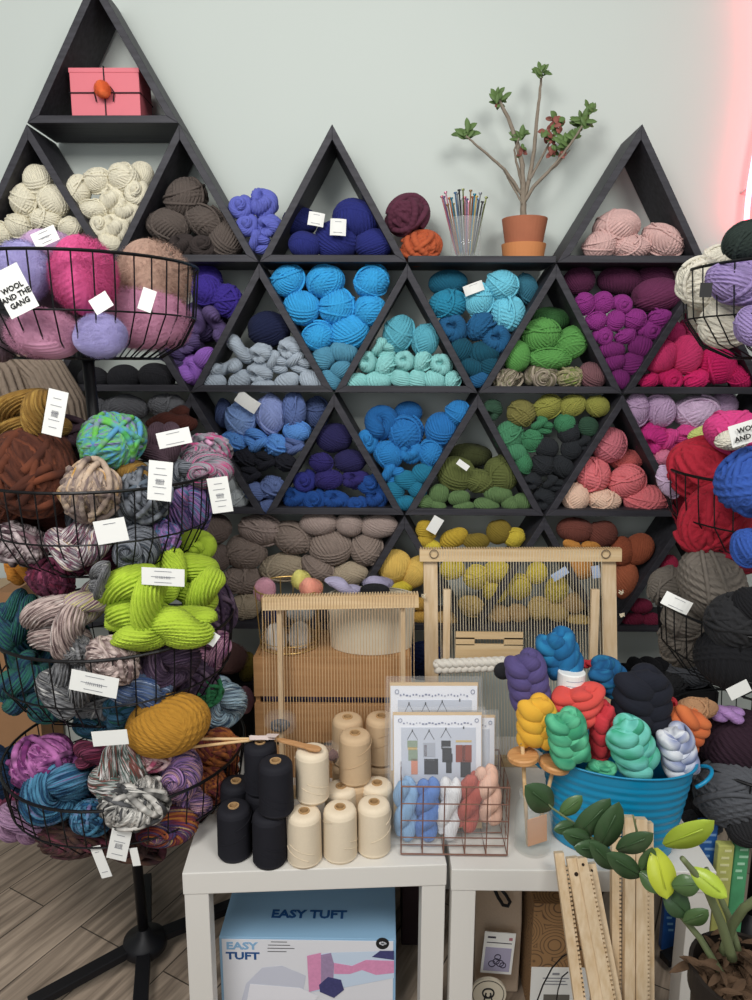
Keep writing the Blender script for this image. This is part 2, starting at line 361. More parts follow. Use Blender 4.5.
COL = {}
def defcol(s):
    for ln in s.strip().splitlines():
        for e in ln.split(';'):
            if e.strip():
                k, v = e.split('='); COL[k.strip()] = v.strip().split(',')
defcol('''
cream=ddd6bd; warm cream=e3dac0; grey brown=5b514b; dark brown=3a3230; periwinkle=6068be; navy=1e2560; royal navy=262d74
maroon=5a2c3e; burnt orange=b8552c; pale pink=d0a8a2; deep violet=3a2a88; dusky purple=5b4a78; shadow purple=43375e; orchid=9460bc; charcoal black=26262a; mid grey=68696d
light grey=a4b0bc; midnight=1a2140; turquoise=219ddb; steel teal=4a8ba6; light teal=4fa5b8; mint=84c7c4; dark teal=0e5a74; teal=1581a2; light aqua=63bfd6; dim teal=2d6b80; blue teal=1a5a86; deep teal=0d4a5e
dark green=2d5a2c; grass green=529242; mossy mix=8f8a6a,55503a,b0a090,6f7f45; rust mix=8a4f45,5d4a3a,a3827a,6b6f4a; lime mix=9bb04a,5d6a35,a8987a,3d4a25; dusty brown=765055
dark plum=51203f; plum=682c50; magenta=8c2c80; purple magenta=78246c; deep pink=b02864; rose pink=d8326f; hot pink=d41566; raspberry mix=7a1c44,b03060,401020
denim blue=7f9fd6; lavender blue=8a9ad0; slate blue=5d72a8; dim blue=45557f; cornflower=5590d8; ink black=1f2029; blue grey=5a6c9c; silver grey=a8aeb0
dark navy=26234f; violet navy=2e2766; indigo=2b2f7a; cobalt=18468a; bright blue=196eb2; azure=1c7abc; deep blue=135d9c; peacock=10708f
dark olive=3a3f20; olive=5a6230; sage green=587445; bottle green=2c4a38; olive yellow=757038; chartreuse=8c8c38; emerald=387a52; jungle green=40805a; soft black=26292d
dusty rose=c46a76; salmon=c85f5c; coral pink=dd7076; peach cream=e2bda4; lilac=c2a0c4; light lilac=cbaecb; fuchsia=cf2a86; bright pink=d9418f; soft pink=dc7a9a
taupe=87776d; dark taupe=6a5c56; light taupe=9a8880; beige=a89880; butter yellow=ddb650; bright yellow=d2bd1e; gold=c89a3c; mustard=b99a1c; dark mustard=7d6a1c; citron=c4ae22; pale gold=c8a85c; tan gold=b9955c; amber=bf8030
chocolate=6b3a30; rust=9a4f32; terracotta=b0603e; burgundy=7a1f3c; crimson=9a1d40
lavender=a7a0d2; vivid pink=cf4d86; sand=ab8a78; dusty pink=c58aa6; mauve pink=c98ba8; shadow mauve=6a5560; cardinal red=a81c30; ocean blue=2f54a4; vivid magenta=d23a80; pale lime=c5cf70; dark red=8f1a30
mushroom=6d655c; charcoal=2a2a2c; black=1a1a1d; slate=55575c; dark aubergine=33202c; oat=c0b49c; lilac purple=9480b2; ivory=d8d2c0; forest stripe=2a3530; tan=b5875f; lilac pink=b58ac6
golden brown=96702a,7a5a22,a8853a; walnut brown=5a3020,45241a,7a4026; peacock mix=3e9a4a,4a8ac0,58b030,7d70b0,2f6f6a; espresso=4a241c; plum brown=54404a; berry mix=4a4550,c04a80,9a9aa2,38343e,d8a0c0
wheat mix=a8968a,6a5a58,c0a890,b8862e; charcoal mix=2e3038,8a8f98,202228,55606c; violet mix=6a5090,38406a,a070b0,2d7a9a,c070a0; sunset mix=c8913a,d8d4d0,6a2a48,8a8a90,f0e8e0; wine stripe=5a3a44,c8b8b8,38282e,8a6a72
lime=a9c41a; cocoa mix=e0d4cc,5a4442,c8b4ac,6f5a58,3a2c2e; wine white mix=d8ccc4,7a3a5a,b0a0a0,c8c070,602a48; deep green mix=1e4a4a,2a6a5a,25405e,18302e; plum tweed=57425a,3a2c40,7a6478; ice blue mix=c8d4e0,2a4a80,60708a,1c2030; rose mix=b05a86,5a3a60,d8a0b8,3a2a44; zebra mix=d8d6d2,202226,8a8a8c,1a1a1e; sea mix=1e5a4a,1a3a4a,3a6a8a,20302a
mustard gold=ad7a16; magenta mix=9a3a82,5a2458,c070b0,30182e; lagoon mix=1f5a84,163250,4a8aaa,7a6a9a; blush mix=d8a0a8,a04060,e8ccc8,70304a; ember mix=8a3a22,5a2430,b0662a,3a1a20; galaxy mix=2c3a8a,b88ac0,1c2450,d0a0a8,3a2f6a; snow mix=e0dcd8,7a3a32,3a5a52,c8c4c0,202020; storm mix=8a8a84,d4d0c8,2a2a2a,5a5a5c; frost mix=2a6a9a,c0dce8,163a5a,e0eef2; forest mix=1e5a3a,2a7a4a,153a2a; navy mix=162238,1e3a5a,10141e; heather mix=8a6a8a,b890b0,5a4058; bark mix=6a4a3a,3a2a2a,7a3a4a; harvest mix=b8752a,7a2a2a,3a3a6a,c8a050; maroon mix=70243c,3a1428,a04a6a
grape=54497a; denim roving=1678ae,135a8a,2090c0; yellow roving=e8b41c,d89a14; coral=e0504a,d84a40,c84a48; jade=3fa872,2a8a66,5ac090,2f7a5a; aqua jade=4fc0a0,2fa07a,70d0c0,2a8f80; black roving=20222c; orange roving=d8743a,c05a2c; navy white=25386e,dfe2e6,8a94b8,1c2030; blue roving=1a6a9a,0f4a78,2288b0; ivory roving=d2ccc0; scarlet=c8323c
sky blue=8ab4dc; mid blue=5a86cc; white=e6e6e8; brick=b85648; peach=e6b8a0; pastel pink=d8a0b0; pastel yellow=dcd470; pastel coral=eea088; pale lilac=a9a2bd; navy blue=20305e; khaki gold=8f7d2c; brown pink=8a6560; dusk rose=c9a0a8; ginger=c8801e; off white=dedad2; oat knit=8d7a68; fog=8d8f92
''')

# ------------------------------------------------------------------ setting
D = 2.0; DEP = .17; WALL = D+DEP+.012
wall_m = mat('wall_paint', 'c3cac4', .8, noise=.02, nscale=3, bump=.03)
struct(MB().box((0, WALL+.05, 1.6), (7, .1, 3.6)).build('wall_back', wall_m))
# plank floor
FM = bpy.data.materials.new('plank_floor'); FM.use_nodes = True; nt = FM.node_tree; b = nt.nodes['Principled BSDF']
tc = nt.nodes.new('ShaderNodeTexCoord'); mp = nt.nodes.new('ShaderNodeMapping'); mp.inputs['Rotation'].default_value = (0, 0, math.radians(-62))
nt.links.new(tc.outputs['Object'], mp.inputs['Vector'])
br = nt.nodes.new('ShaderNodeTexBrick'); br.inputs['Scale'].default_value = 1; br.inputs['Brick Width'].default_value = 1.1; br.inputs['Row Height'].default_value = .15
br.inputs['Mortar Size'].default_value = .0018; br.inputs['Color1'].default_value = lin('b3a291'); br.inputs['Color2'].default_value = lin('9d8d7d'); br.inputs['Mortar'].default_value = lin('4a4038')
nt.links.new(mp.outputs[0], br.inputs['Vector'])
mp2 = nt.nodes.new('ShaderNodeMapping'); mp2.inputs['Scale'].default_value = (2.2, 30, 1); nt.links.new(mp.outputs[0], mp2.inputs['Vector'])
n = nt.nodes.new('ShaderNodeTexNoise'); n.inputs['Scale'].default_value = 1.6; n.inputs['Detail'].default_value = 7; n.inputs['Distortion'].default_value = .6; nt.links.new(mp2.outputs[0], n.inputs['Vector'])
rp = nt.nodes.new('ShaderNodeValToRGB'); rp.color_ramp.elements[0].position = .32; rp.color_ramp.elements[0].color = (.42, .40, .38, 1); rp.color_ramp.elements[1].position = .68; rp.color_ramp.elements[1].color = (1.15, 1.13, 1.1, 1)
nt.links.new(n.outputs['Fac'], rp.inputs['Fac'])
mx = nt.nodes.new('ShaderNodeMix'); mx.data_type = 'RGBA'; mx.blend_type = 'MULTIPLY'; mx.inputs['Factor'].default_value = 1
nt.links.new(br.outputs['Color'], mx.inputs['A']); nt.links.new(rp.outputs['Color'], mx.inputs['B']); nt.links.new(mx.outputs['Result'], b.inputs['Base Color'])
b.inputs['Roughness'].default_value = .5
struct(MB().box((0, .7, -.05), (7, 3.2, .1)).build('floor', FM))

# ------------------------------------------------------------------ triangular shelves
AX, HZ, X0, Z0 = .3961, .3435, -.3395, 1.0623
black = wood('black_stained_wood', '26252a', '3b3a40', 5, .55)
def node(i, k): return (X0+AX*i, Z0+HZ*k)
T = .0185
def tri_shelf(i, k, label, dxa=0, group='black triangular shelves'):
    """upright triangle with its base from node i to i+1 on row k"""
    (xa, z), (xb, _) = node(i, k), node(i+1, k); g = .0012
    A = Vector((xa+g, z+g)); B = Vector((xb-g, z+g)); C = Vector(((xa+xb)/2+dxa, z+HZ-g))
    def inset(P, Q, R):    # inner corner at Q
        a = (P-Q).normalized(); c = (R-Q).normalized(); h = math.acos(a.dot(c))/2; return Q+(a+c).normalized()*(T/math.sin(h))
    a, b2, c = inset(C, A, B), inset(A, B, C), inset(B, C, A)
    t = thing('triangular_shelf', ((xa+xb)/2, D+DEP/2, z+g), label, 'shelf', group)
    for nm, q in (('side_board', (A, a, c, C)), ('side_board', (B, C, c, b2)), ('base_board', (A, B, b2, a))):
        MB().prism([(p.x, p.y) for p in q], D, D+DEP).build(nm, black, t, bevel=.0012)
    return t
for a in [
 (-1.5, 3, 'black triangular shelf at the top holding the pink gift box'),
 (-2, 2, 'black triangular shelf holding cream balls behind the mohair basket, far left'),
 (-1, 2, 'black triangular shelf holding grey brown balls beside the periwinkle hanks'),
 (0, 2, 'black triangular shelf on top holding the navy balls with white bands'),
 (2, 2, 'black triangular shelf on top holding pale pink balls, right of potted plant', .004),
 (-2.5, 1, 'black triangular shelf mostly hidden behind the lavender mohair ball'),
 (-1.5, 1, 'black triangular shelf holding charcoal black balls behind the mohair basket'),
 (-.5, 1, 'black triangular shelf holding light grey hanks and one midnight ball'),
 (.5, 1, 'black triangular shelf holding mint hanks and two light teal balls'),
 (1.5, 1, 'black triangular shelf holding grass green balls over mottled hanks'),
 (2.5, 1, 'black triangular shelf holding rose and hot pink yarn by the right basket'),
 (-2, 0, 'black triangular shelf hidden behind the walnut brown chunky ball'),
 (-1, 0, 'black triangular shelf with silver grey balls behind the berry mix hank'),
 (0, 0, 'black triangular shelf holding dark navy and cobalt yarn'),
 (1, 0, 'black triangular shelf holding olive balls over sage green hanks'),
 (2, 0, 'black triangular shelf holding coral pink and peach cream yarn'),
 (3, 0, 'black triangular shelf mostly hidden behind the red yarn in right basket'),
 (.5, -1, 'black triangular shelf holding two butter yellow balls in lowest row'),
 (1.5, -1, 'black triangular shelf behind the right part of the tall loom'),
 (2.5, -1, 'black triangular shelf holding burgundy hanks in lowest row')]: tri_shelf(a[0], a[1], a[2], *(a[3:]))
def flat_board(i0, i1, k, label, dz=-.009):
    (x0, z), (x1, _) = node(i0, k), node(i1, k)
    tag(MB().box(((x0+x1)/2, D+DEP/2, z+dz), (x1-x0-.004, DEP, .017)).build('shelf_board', black, bevel=.0012), label, 'shelf', 'black flat shelf boards')
flat_board(1, 2, 2, 'black flat board carrying the potted plant, two giant balls and needle jar', .0095)
flat_board(-2.2, .5, -1, 'long black board in lowest row carrying the taupe balls', .0095)

# ------------------------------------------------------------------ yarn in the shelves
def cubby(phrase, data, group, Y=None):
    its = []
    for e in data.strip().replace('\n', ';').split(';'):
        e = e.strip()
        if not e: continue
        p = e.split(); kind = p[0]; j = 1; col = []
        while not p[j].lstrip('-').replace('.', '').isdigit(): col.append(p[j]); j += 1
        col = ' '.join(col); v = [float(x) for x in p[j:] if x.lstrip('-').replace('.', '').isdigit()]
        back = 'b' in p[j:]; px, py, w, h = v[:4]; ang = v[4] if len(v) > 4 else random.uniform(-25, 25)
        m0 = D/F*1.02; dd = (w+h)/2*m0*.92
        dd = min(dd, .115)
        yc = min(D+dd/2+(.055 if back else .008), D+DEP-dd/2-.003)
        P = at(px, py, yc); q = mpp(P)
        a = abs(math.sin(math.radians(ang))); W = w*q; Hh = h*q
        o = yarn(kind, col, P, W*1.05+.002, Hh*1.05+.002, ang if kind not in 'K' else ang*.6, dd)
        o['category'] = 'yarn'; o['group'] = group
        its.append((o, col, NOUN[kind][1], px, py))
    labels(its, phrase); return its

cubby('far left shelf above mohair', '''
B cream 38 181 26 29 0; B cream 26 201 30 33; B cream 54 202 31 31; B cream 46 219 30 22; B cream 19 226 27 24; B cream 71 227 24 19; B cream 0 233 26 22''', 'cream yarn in the far left shelf')
cubby('gap under pink gift box', '''
B cream 79 190 23 30; B cream 98 181 28 25; B cream 124 178 31 28; B cream 94 209.5 31 19 0; K cream 113 200 25 30; K cream 137 193 22 25; K cream 128 212 24 24; K cream 101 226 20 24; K cream 117 228 26 26; B cream 110 243 22 16; F cream 141 176 24 26 b''', 'cream yarn under the gift box')
cubby('shelf left of periwinkle hanks', '''
B grey brown 186 198 43 36 20; B grey brown 169 226 43 32 0; B grey brown 206 221 42 31 -25; B grey brown 227 240 33 36 -50; K dark brown 205 246 29 24; K dark brown 183 246 26 22''', 'grey brown yarn in the upper left shelf')
cubby('notch above purple yarn', '''
K periwinkle 241 207 23 23; K periwinkle 264 205 27 29; K periwinkle 247.5 225 22 21; K periwinkle 269.5 226 23 22; K periwinkle 259 242 22 23''', 'periwinkle hanks in the notch')
navy = cubby('top centre shelf', '''
F royal navy 305 245 32 25 0; F royal navy 337 241 43 38 0; F royal navy 374 244 38 28 0; F royal navy 356 219 45 37 0; F navy 300 222 34 26 0 b''', 'navy balls in the top centre shelf')
palep = cubby('top right shelf', '''
B pale pink 600 245 35 27 20; B pale pink 616 227 45 33 10; B pale pink 631 247 37 23 0; B pale pink 662.5 241 43 31 -30''', 'pale pink balls in the top right shelf')
for nm, col, px, py, w, h, lb in (('giant_yarn_ball', 'maroon', 407, 214.5, 47, 41, 'giant maroon ball of thick yarn beside the top centre shelf'), ('giant_yarn_ball', 'burnt orange', 420, 248, 46, 35, 'giant burnt orange ball of thick yarn under the maroon ball')):
    P = at(px, py, D+.08); q = mpp(P); o = yarn('X', col, P, w*q, h*q, 15, .105, nm); tag(o, lb, 'yarn', 'giant yarn balls')
cubby('cubby right of mohair basket', '''
C deep violet 207 291 31 30; C deep violet 228 301 33 31; F deep violet 208 277 30 22 b; S dusky purple 192 322 25 26; S dusky purple 218 326 28 38 60; K dusky purple 187 342 26 22; K shadow purple 173 354 24 26; S orchid 190 370 27 29; O orchid 205.5 358 18 24 -50; F shadow purple 203 322 46 40 0 b; F shadow purple 186 346 36 40 0 b''', 'purple yarn right of the mohair basket')
cubby('dark shelf under mohair basket', '''
F charcoal black 94 379 30 23 0; F charcoal black 124 378 32 25 0; F charcoal black 157 377 36 26 0''', 'charcoal black balls')
cubby('dark cubby above rainbow hank', '''
B mid grey 93 408 32 24 0; B mid grey 126 408 44 26 0; B mid grey 167 405 36 22 0''', 'grey balls behind the left stand')
cubby('shelf left of turquoise cubby', '''
F midnight 269 329 41 33 0; S light grey 240 349 27 29; K light grey 261 353 22 20; K light grey 277 362 20 22; K light grey 290 348 23 21; K light grey 298.5 362 25 21; S light grey 226 368 24 30 -40; K light grey 260 372.5 26 21; O light grey 214 382 23 17 0; O light grey 240 381 25 18 40; O light grey 264 386 24 12 0; O light grey 287 382 25 17 15; O light grey 312 381 25 19 -30''', 'light grey hanks under the midnight ball')
cubby('turquoise cubby below navy shelf', '''
B turquoise 288 281 35 31 20; B turquoise 325 281 38 31 10; B turquoise 371.5 281 35 33 25; B turquoise 302 308 35 32 -10; B turquoise 337 307 37 35 15; B turquoise 370 310 32 30 0; B turquoise 318 336 33 29 20; B turquoise 350 332 39 33 20; O steel teal 323.5 358 23 21 40; O steel teal 344 352 27 20 -15; O steel teal 341.5 370 17 22 -65; O steel teal 331 380 16 23 60''', 'turquoise yarn below the navy shelf')
cubby('shelf right of turquoise cubby', '''
B light teal 398.5 334 31 37 -20; B light teal 425 340 27 33 -25; K mint 383 348 23 20; K mint 367.5 362 20 20; K mint 386 365 23 22; K mint 405 361 21 19; K mint 422.5 361 19 21; K mint 441 365 23 21; O mint 357 382 24 17 0; O mint 378 381 27 19 0; O mint 401.5 379 17 23 70; O mint 418 380 19 20 60; O mint 434.5 380 21 18 -25; K mint 452 380.5 18 18''', 'mint hanks in the mint shelf')
aqua = cubby('teal cubby under plant pot', '''
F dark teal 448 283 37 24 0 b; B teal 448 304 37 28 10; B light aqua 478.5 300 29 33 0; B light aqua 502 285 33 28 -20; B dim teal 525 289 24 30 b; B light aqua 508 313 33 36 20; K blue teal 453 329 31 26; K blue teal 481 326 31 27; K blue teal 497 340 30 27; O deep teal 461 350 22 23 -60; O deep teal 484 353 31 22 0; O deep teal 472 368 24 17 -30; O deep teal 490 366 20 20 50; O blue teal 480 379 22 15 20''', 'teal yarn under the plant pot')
cubby('green shelf right of teal cubby', '''
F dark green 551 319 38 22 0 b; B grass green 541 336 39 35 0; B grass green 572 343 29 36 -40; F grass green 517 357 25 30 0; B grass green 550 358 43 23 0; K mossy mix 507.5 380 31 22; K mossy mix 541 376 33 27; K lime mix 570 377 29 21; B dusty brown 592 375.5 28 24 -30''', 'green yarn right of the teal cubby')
cubby('cubby below pale pink shelf', '''
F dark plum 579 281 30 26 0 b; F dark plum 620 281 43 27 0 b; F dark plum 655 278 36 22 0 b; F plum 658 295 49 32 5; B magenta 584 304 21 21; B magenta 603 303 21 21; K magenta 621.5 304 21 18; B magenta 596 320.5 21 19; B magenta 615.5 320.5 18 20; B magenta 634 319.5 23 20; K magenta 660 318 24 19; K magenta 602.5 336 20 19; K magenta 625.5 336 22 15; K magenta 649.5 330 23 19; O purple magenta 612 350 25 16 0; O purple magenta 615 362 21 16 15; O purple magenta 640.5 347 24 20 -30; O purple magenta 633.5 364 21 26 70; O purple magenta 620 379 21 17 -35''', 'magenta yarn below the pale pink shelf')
cubby('pink shelf left of right stand', '''
F deep pink 671 334 26 26 0 b; F rose pink 661 357 29 33 -20; F rose pink 686 355 30 37 0; K hot pink 649 380.5 21 14; K hot pink 670 379 25 21; K hot pink 695.5 379 27 19; B hot pink 717 365 38 36 -30; B hot pink 740 377 28 23 -20; K raspberry mix 694 327 26 30 b; B deep pink 715 338 24 20 b''', 'pink yarn left of the right stand')
denim = cubby('cubby below light grey hanks', '''
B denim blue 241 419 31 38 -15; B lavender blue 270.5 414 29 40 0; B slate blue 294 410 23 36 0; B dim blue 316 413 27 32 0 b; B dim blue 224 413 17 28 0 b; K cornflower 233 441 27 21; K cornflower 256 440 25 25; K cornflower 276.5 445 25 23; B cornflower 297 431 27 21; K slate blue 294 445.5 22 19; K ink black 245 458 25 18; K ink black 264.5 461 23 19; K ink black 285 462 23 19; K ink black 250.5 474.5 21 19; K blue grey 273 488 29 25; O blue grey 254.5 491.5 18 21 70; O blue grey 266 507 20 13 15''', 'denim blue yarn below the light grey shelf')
cubby('shelf behind berry mix hank', '''
F silver grey 230 480 20 30 0; B silver grey 237.5 499 21 27 -40''', 'silver grey balls behind the left stand')
cubby('shelf above taupe balls', '''
F dark navy 334 438 35 28 0; F dark navy 350 461 31 22 0; B violet navy 321 462.5 24 19; K indigo 305 481 22 22; B violet navy 329 479 29 20 0; K violet navy 356 480 27 19; K cobalt 370 484 26 21; K cobalt 296 499 25 23; K cobalt 315 500 23 22; K cobalt 336 501 27 21; K cobalt 357.5 504 20 16; K cobalt 377 498 23 23''', 'navy and cobalt yarn above the taupe balls')
cubby('blue cubby below mint shelf', '''
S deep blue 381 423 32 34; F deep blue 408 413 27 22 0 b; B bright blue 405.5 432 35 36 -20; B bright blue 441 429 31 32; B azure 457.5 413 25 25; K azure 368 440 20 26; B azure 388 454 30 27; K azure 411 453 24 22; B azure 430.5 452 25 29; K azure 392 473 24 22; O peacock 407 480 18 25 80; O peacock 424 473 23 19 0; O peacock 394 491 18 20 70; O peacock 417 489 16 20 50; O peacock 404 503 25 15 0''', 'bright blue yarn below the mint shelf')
olive = cubby('olive shelf below mint shelf', '''
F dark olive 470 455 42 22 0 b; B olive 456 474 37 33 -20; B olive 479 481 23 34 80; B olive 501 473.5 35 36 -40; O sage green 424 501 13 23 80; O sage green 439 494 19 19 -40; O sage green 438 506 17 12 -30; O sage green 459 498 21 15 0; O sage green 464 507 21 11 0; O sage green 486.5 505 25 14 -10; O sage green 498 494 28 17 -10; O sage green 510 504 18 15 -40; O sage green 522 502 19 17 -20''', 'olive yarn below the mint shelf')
cubby('green and black cubby', '''
K bottle green 492 410 20 20; B olive yellow 521 413 26 28 70; B chartreuse 547.5 407 29 23 20; B chartreuse 572.5 405.5 27 21; B chartreuse 597 406 24 21; B jungle green 509 436 28 30 -40; O jungle green 516 452 22 17 -30; B emerald 532 440 21 23; K emerald 542 425 21 17; B emerald 565 423.5 20 19; O bottle green 588 426.5 18 19 60; B emerald 522 462 18 25; B soft black 546 447.5 24 19; B soft black 543 464 23 23; B soft black 561.5 466 20 26 60; B soft black 569 433 21 22; B soft black 571 449 20 20; K soft black 532 481 19 16; K soft black 553 483 21 16; K soft black 543.5 498 23 23; K soft black 585 443 18 16''', 'green and black yarn left of the coral shelf')
cubby('coral shelf under magenta cubby', '''
B dusty rose 609 445 33 34 -10; B salmon 625 460 33 22 0 b; B coral pink 593 474 33 35 20; B coral pink 626.5 481.5 37 33 15; B coral pink 645.5 499.5 45 28 0; B peach cream 575 497 27 29; B peach cream 604.5 500 32 21''', 'coral yarn under the magenta cubby')
cubby('cubby above red yarn', '''
B lilac 636 410 25 34 0; B lilac 660 410 29 33 30; B light lilac 697 412 45 34 0; F lilac 724 405 26 26 0 b; K fuchsia 652 438 30 31; K bright pink 673 440 28 23; K bright pink 688 434 27 20; K soft pink 662 457.5 22 15''', 'lilac and pink yarn above the red yarn')
cubby('long bottom cubby', '''
B dark taupe 214 529 33 29 0; B light taupe 261 530 45 31 -10; B taupe 246 552 41 34 -5; B taupe 293 537 41 33 -20; F light taupe 319 523 37 23 0; F light taupe 349.5 524.5 27 23 0; F light taupe 379 526 37 24 0; B taupe 331 547 43 36 0; B taupe 366.5 549 33 33 -30; B beige 282.5 567 45 29 10; B taupe 243 579 39 29 5; B dark taupe 217 558 28 26; B taupe 318 568 36 24 -30; B beige 350 574 35 24 10; B beige 245 606 30 27 20; B dark taupe 213 590 28 26; B beige 215 613 26 18''', 'taupe balls in the long bottom cubby')
cubby('yellow shelf between the two looms', '''
F butter yellow 394.5 566 31 33 -30; F butter yellow 416 572 25 34 -40; O bright yellow 402 588 22 14; O gold 421 604 18 13 0; O gold 423 617 22 13 0''', 'yellow yarn between the two looms')
mus = cubby('mustard cubby behind the loom', '''
O mustard 426.5 530 18 21 60; O mustard 425 541 16 12 0; O bright yellow 431 545 20 11 -20; O mustard 454 538 28 18 20; O dark mustard 476 541 26 15 0; F dark mustard 499 532 24 24 0; B citron 514 537 21 19 20; B citron 452 569 24 20; B citron 476 577 25 24; B citron 497 571 25 22; B citron 519 586 25 26; B citron 536.5 573 20 21; B citron 556 590 22 27; B tan gold 574 602.5 26 20; B pale gold 539 608 22 24; B pale gold 557 612 22 18; B tan gold 498 614 27 18; B tan gold 518 613 22 18; B pale gold 580 621 28 13; B pale gold 471 606 26 20; B citron 495 592 24 20; O tan gold 448 620 26 16; F amber 581 568 26 22 0''', 'mustard yarn behind the right loom')
cubby('rust cubby right of the loom', '''
F chocolate 575 530 35 24 0; F chocolate 602 534 29 26 0; F rust 622 551 24 28 0; F rust 638 549 27 32 -30; F terracotta 625.5 580 24 38 0; O amber 572 545 18 10; O amber 591 546 18 9''', 'rust yarn right of the tall loom')
cubby('bottom shelf left of mushroom skein', '''
O burgundy 633 620 22 14 0; O burgundy 651 620 18 14 0; O burgundy 641 606 22 14 0; B crimson 667 566 20 24''', 'burgundy yarn in the lowest right shelf')

# paper bands on some shelf yarn
paper = mat('label_paper', 'e9e9e4', .7, noise=.02, nscale=60)
paper_print = mat('label_print', '8c8d92', .7)
bluepaper = mat('pale_blue_paper', 'b9cbe8', .7)
def paper_tag(parent, px, py, w, h, ang, Y, name='paper_tag', m=None, lines=4, tilt=0, curve=.0):
    P = at(px, py, Y); q = mpp(P); W, Hh = w*q, h*q
    R = Euler((0, -math.radians(ang), 0)).to_matrix() @ Euler((tilt, 0, 0)).to_matrix()
    b = MB(); n = 6; v = []; f = []
    for i in range(n+1):
        x = (i/n-.5)*W; yb = curve*W*(2*i/n-1)**2
        for z in (-Hh/2, Hh/2): v += [R@Vector((x, yb, z)), R@Vector((x, yb+.0008, z))]
    v = [P+k for k in v]
    for i in range(n):
        a, c = 4*i, 4*i+4; f += [(a, c, c+2, a+2), (a+1, a+3, c+3, c+1), (a, a+1, c+1, c), (a+2, c+2, c+3, a+3)]
    f += [(0, 2, 3, 1), (4*n, 4*n+1, 4*n+3, 4*n+2)]
    b.add(v, f)
    for k in range(lines):
        z = Hh*(.32-.64*k/max(1, lines-1)); l = W*(.7 if k % 2 else .5)
        b.box(P+R@Vector((0, -.0006+curve*W*.1, z)), (l*.8, .0004, min(Hh*.03, .0011)), R, 1)
    if lines >= 3:
        for k in range(9): b.box(P+R@Vector((W*(-.16+.04*k), -.0009, -Hh*.02)), (W*random.uniform(.008, .02), .0004, Hh*.14), R, 1)
    return b.build(name, [m or paper, paper_print], parent)
def pick(its, px, py): return min(its, key=lambda q: (q[3]-px)**2+(q[4]-py)**2)[0]
paper_tag(pick(navy, 305, 245), 316, 219, 16, 13, -10, D-.0, 'label_band', lines=2, curve=.1)
paper_tag(pick(navy, 337, 241), 338, 227, 16, 16, -3, D-.012, 'label_band', lines=2, curve=.1)
paper_tag(pick(denim, 241, 419), 247, 402, 24, 13, -35, D-.003, 'label_band', lines=0, curve=.12)
paper_tag(pick(aqua, 478, 300), 474, 288, 20, 10, 20, D+.002, 'label_band', lines=1, curve=.15)
paper_tag(pick(olive, 456, 474), 463, 465, 13, 6, -35, D-.016, 'label_band', lines=0)
paper_tag(pick(mus, 426, 530), 435, 525, 11, 17, -30, D-.01, 'paper_tag', lines=0)
paper_tag(pick(mus, 556, 590), 560, 574, 17, 8, 35, D-.012, 'paper_tag', m=bluepaper, lines=0)
paper_tag(pick(mus, 581, 568), 596, 572, 8, 13, 10, D-.012, 'paper_tag', m=bluepaper, lines=0)


# ------------------------------------------------------------------ things on top of the shelves
def slab(name, m, parent, c, d, R=None, bevel=0): return MB().box(c, d, R).build(name, m, parent, bevel=bevel)
# pink gift box
pk = mat('pink_card', 'd6727c', .55, noise=.03, nscale=40); blk = mat('black_cord', '17171a', .7)
a, c = at(71.5, 115.5, D+.015), at(141, 67, D+.015); zb = node(0, 3)[1]+T+.002
bw, bh, bd = (c.x-a.x)-.008, .118, .10; cx = (a.x+c.x)/2-.004; Yc = D+.018+bd/2
gb = thing('gift_box', (cx, Yc, zb), 'pink cardboard gift box tied with black cord under an orange pompom', 'box')
slab('box_body', pk, gb, (cx, Yc, zb+bh*.46), (bw, bd, bh*.92), bevel=.0015)
slab('lid', pk, gb, (cx, Yc, zb+bh*.95), (bw+.003, bd+.003, bh*.1), bevel=.0015)
b = MB(); o = .0025
zc = zb+bh*.49
for P in ([(cx-bw/2-o, Yc-bd/2-o, zc), (cx+bw/2+o, Yc-bd/2-o, zc), (cx+bw/2+o, Yc+bd/2+o, zc), (cx-bw/2-o, Yc+bd/2+o, zc)],
          [(cx, Yc-bd/2-o, zb+.002), (cx, Yc-bd/2-o, zb+bh+o), (cx, Yc+bd/2+o, zb+bh+o), (cx, Yc+bd/2+o, zb+.002)]): b.tube(P, .0016, 6, closed=True)
for sg in (-1, 1): b.tube([(cx+sg*.003, Yc-bd/2-.006, zc+.004), (cx+sg*.018, Yc-bd/2-.008, zc+.012), (cx+sg*.026, Yc-bd/2-.006, zc), (cx+sg*.022, Yc-bd/2-.005, zc-.022)], .0016, 6)
b.build('cord', blk, gb)
pp = yarn('M', 'burnt orange', (cx+.001, Yc-bd/2-.020, zc+.002), .047, .047, 0, .04, 'pompom'); pp.material_slots[0].material = yarn_mat('pompom', ['e8682c'])
attach(pp, gb)

